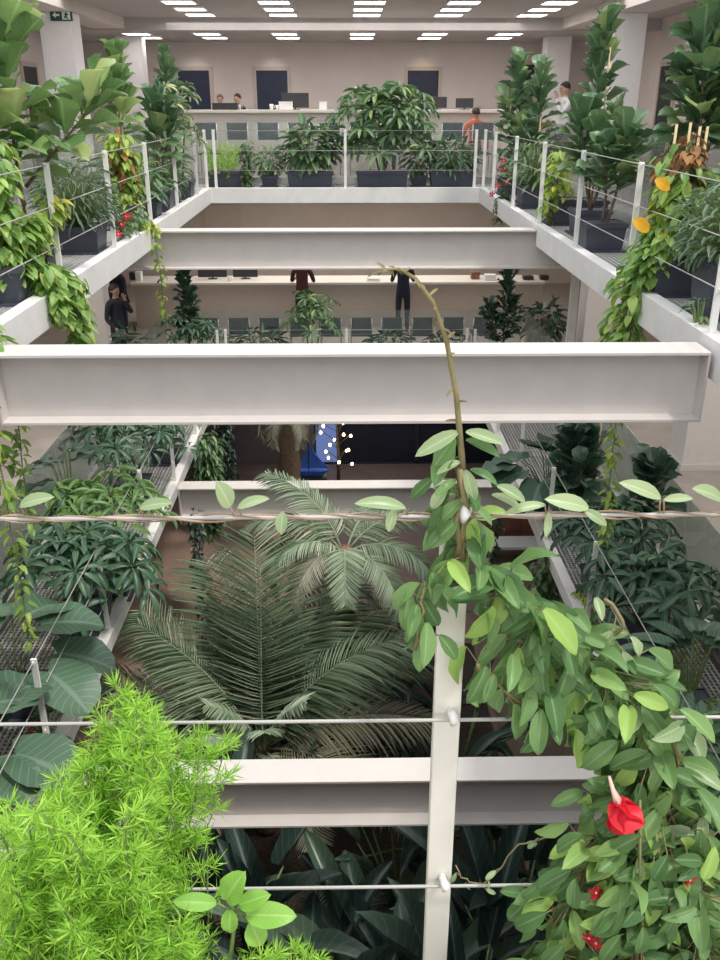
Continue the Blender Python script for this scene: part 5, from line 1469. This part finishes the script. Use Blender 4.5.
# ================================================================== light and camera
w = bpy.data.worlds.new('sky'); SC.world = w; w.use_nodes = True
nt = w.node_tree
bg = nt.nodes['Background']
bg.inputs['Color'].default_value = (0.93, 0.97, 1.0, 1)
bg.inputs['Strength'].default_value = 1.35
sun = bpy.data.lights.new('sun', 'SUN'); sun.energy = 1.9; sun.angle = R(6); sun.color = (1.0, 0.95, 0.86)
so = bpy.data.objects.new('sun', sun); COL.objects.link(so)
so.rotation_euler = Vector((-0.42, 0.30, -1.0)).to_track_quat('-Z', 'Y').to_euler()
def area(name, loc, sx, sy, e, col=(1, 0.93, 0.86)):
    l = bpy.data.lights.new(name, 'AREA'); l.shape = 'RECTANGLE'; l.size = sx; l.size_y = sy; l.energy = e; l.color = col
    o = bpy.data.objects.new(name, l); COL.objects.link(o); o.location = loc
    return o
area('middle_office_lamp', (0, 22, -0.45), 8, 4, 180)
area('upper_office_lamp', (0, 21.5, 3.1), 8, 3, 90, (1, 0.95, 0.92))
area('ground_floor_lamp', (0.3, 19.5, -4.2), 4, 2, 30, (0.8, 0.85, 1.0))  # unseen fill added to brighten the back of the ground floor
area('middle_left_lamp', (-5.5, 11, -0.45), 1.5, 12, 115)
area('middle_right_lamp', (5.5, 11, -0.45), 1.5, 12, 115)
area('upper_side_lamp', (-4.6, 12, 3.15), 0.9, 11, 55, (1, 0.96, 0.93)); area('upper_side_lamp', (4.6, 12, 3.15), 0.9, 11, 55, (1, 0.96, 0.93))  # unseen fills added to brighten the pillar fronts and side walls
wl = area('window_daylight', (0, -2.9, 1.7), 12, 2.6, 150, (0.96, 0.98, 1.0)); wl.rotation_euler = (R(90), 0, 0)  # added fill from behind the camera; the front wall has no window
for px, c in ((272, (1, 0.95, 0.9)), (423, (1, 0.8, 0.55)), (194, (1, 0.95, 0.9))):
    l = bpy.data.lights.new('door_downlight', 'SPOT'); l.energy = 9; l.spot_size = R(75); l.spot_blend = 0.8; l.color = c
    o = bpy.data.objects.new('door_downlight', l); COL.objects.link(o)
    p = atY(px, 60, 26.3); o.location = (p.x, 26.1, 2.93)
    o.rotation_euler = Vector((0, 0.55, -1)).to_track_quat('-Z', 'Y').to_euler()

cd = bpy.data.cameras.new('camera'); cam = bpy.data.objects.new('camera', cd); COL.objects.link(cam)
cd.sensor_fit = 'VERTICAL'; cd.sensor_height = 24.0; cd.lens = 24.0 * FPX / 960.0
cd.clip_start = 0.02; cd.clip_end = 200
cam.matrix_world = Matrix(((RGT.x, UPV.x, -FWD.x, CAM.x), (RGT.y, UPV.y, -FWD.y, CAM.y), (RGT.z, UPV.z, -FWD.z, CAM.z), (0, 0, 0, 1)))
SC.camera = cam
vs = SC.view_settings
vs.view_transform = 'Standard'; vs.look = 'None'; vs.gamma = 1.0; vs.use_curve_mapping = False
vs.exposure = 0.45

GROUPS = {'fiddle_leaf_fig': 'fiddle leaf figs', 'umbrella_tree': 'umbrella trees', 'pothos': 'pothos vines', 'philodendron': 'leafy bushes in planters', 'feathery_shrub': 'feathery shrubs in slate boxes',
          'banana_plant': 'large leaved plants of the ground floor garden', 'leafy_shrub': 'shrubs around the large palm', 'ivy': 'hanging vine strands', 'steel_beam': 'I-beams across the court', 'pillar': 'white pillars',
          'cable_railing': 'cable railings', 'planted_ledge': 'planted ledges', 'glass_balustrade': 'glass balustrades', 'palm': 'palms of the ground floor garden', 'feathery_palm': 'feathery palms',
          'ribbed_leaf_plant': 'ribbed leaf plants', 'monitor': 'monitors on the counters', 'cup': 'cups on the counters', 'carton': 'cartons on the counters', 'person': 'people', 'mandevilla': 'red flowering vines'}
for o in list(COL.objects):
    if o.parent is None and 'category' in o and 'group' not in o:
        k = o.name.split('.')[0]
        if k in GROUPS: o['group'] = GROUPS[k]
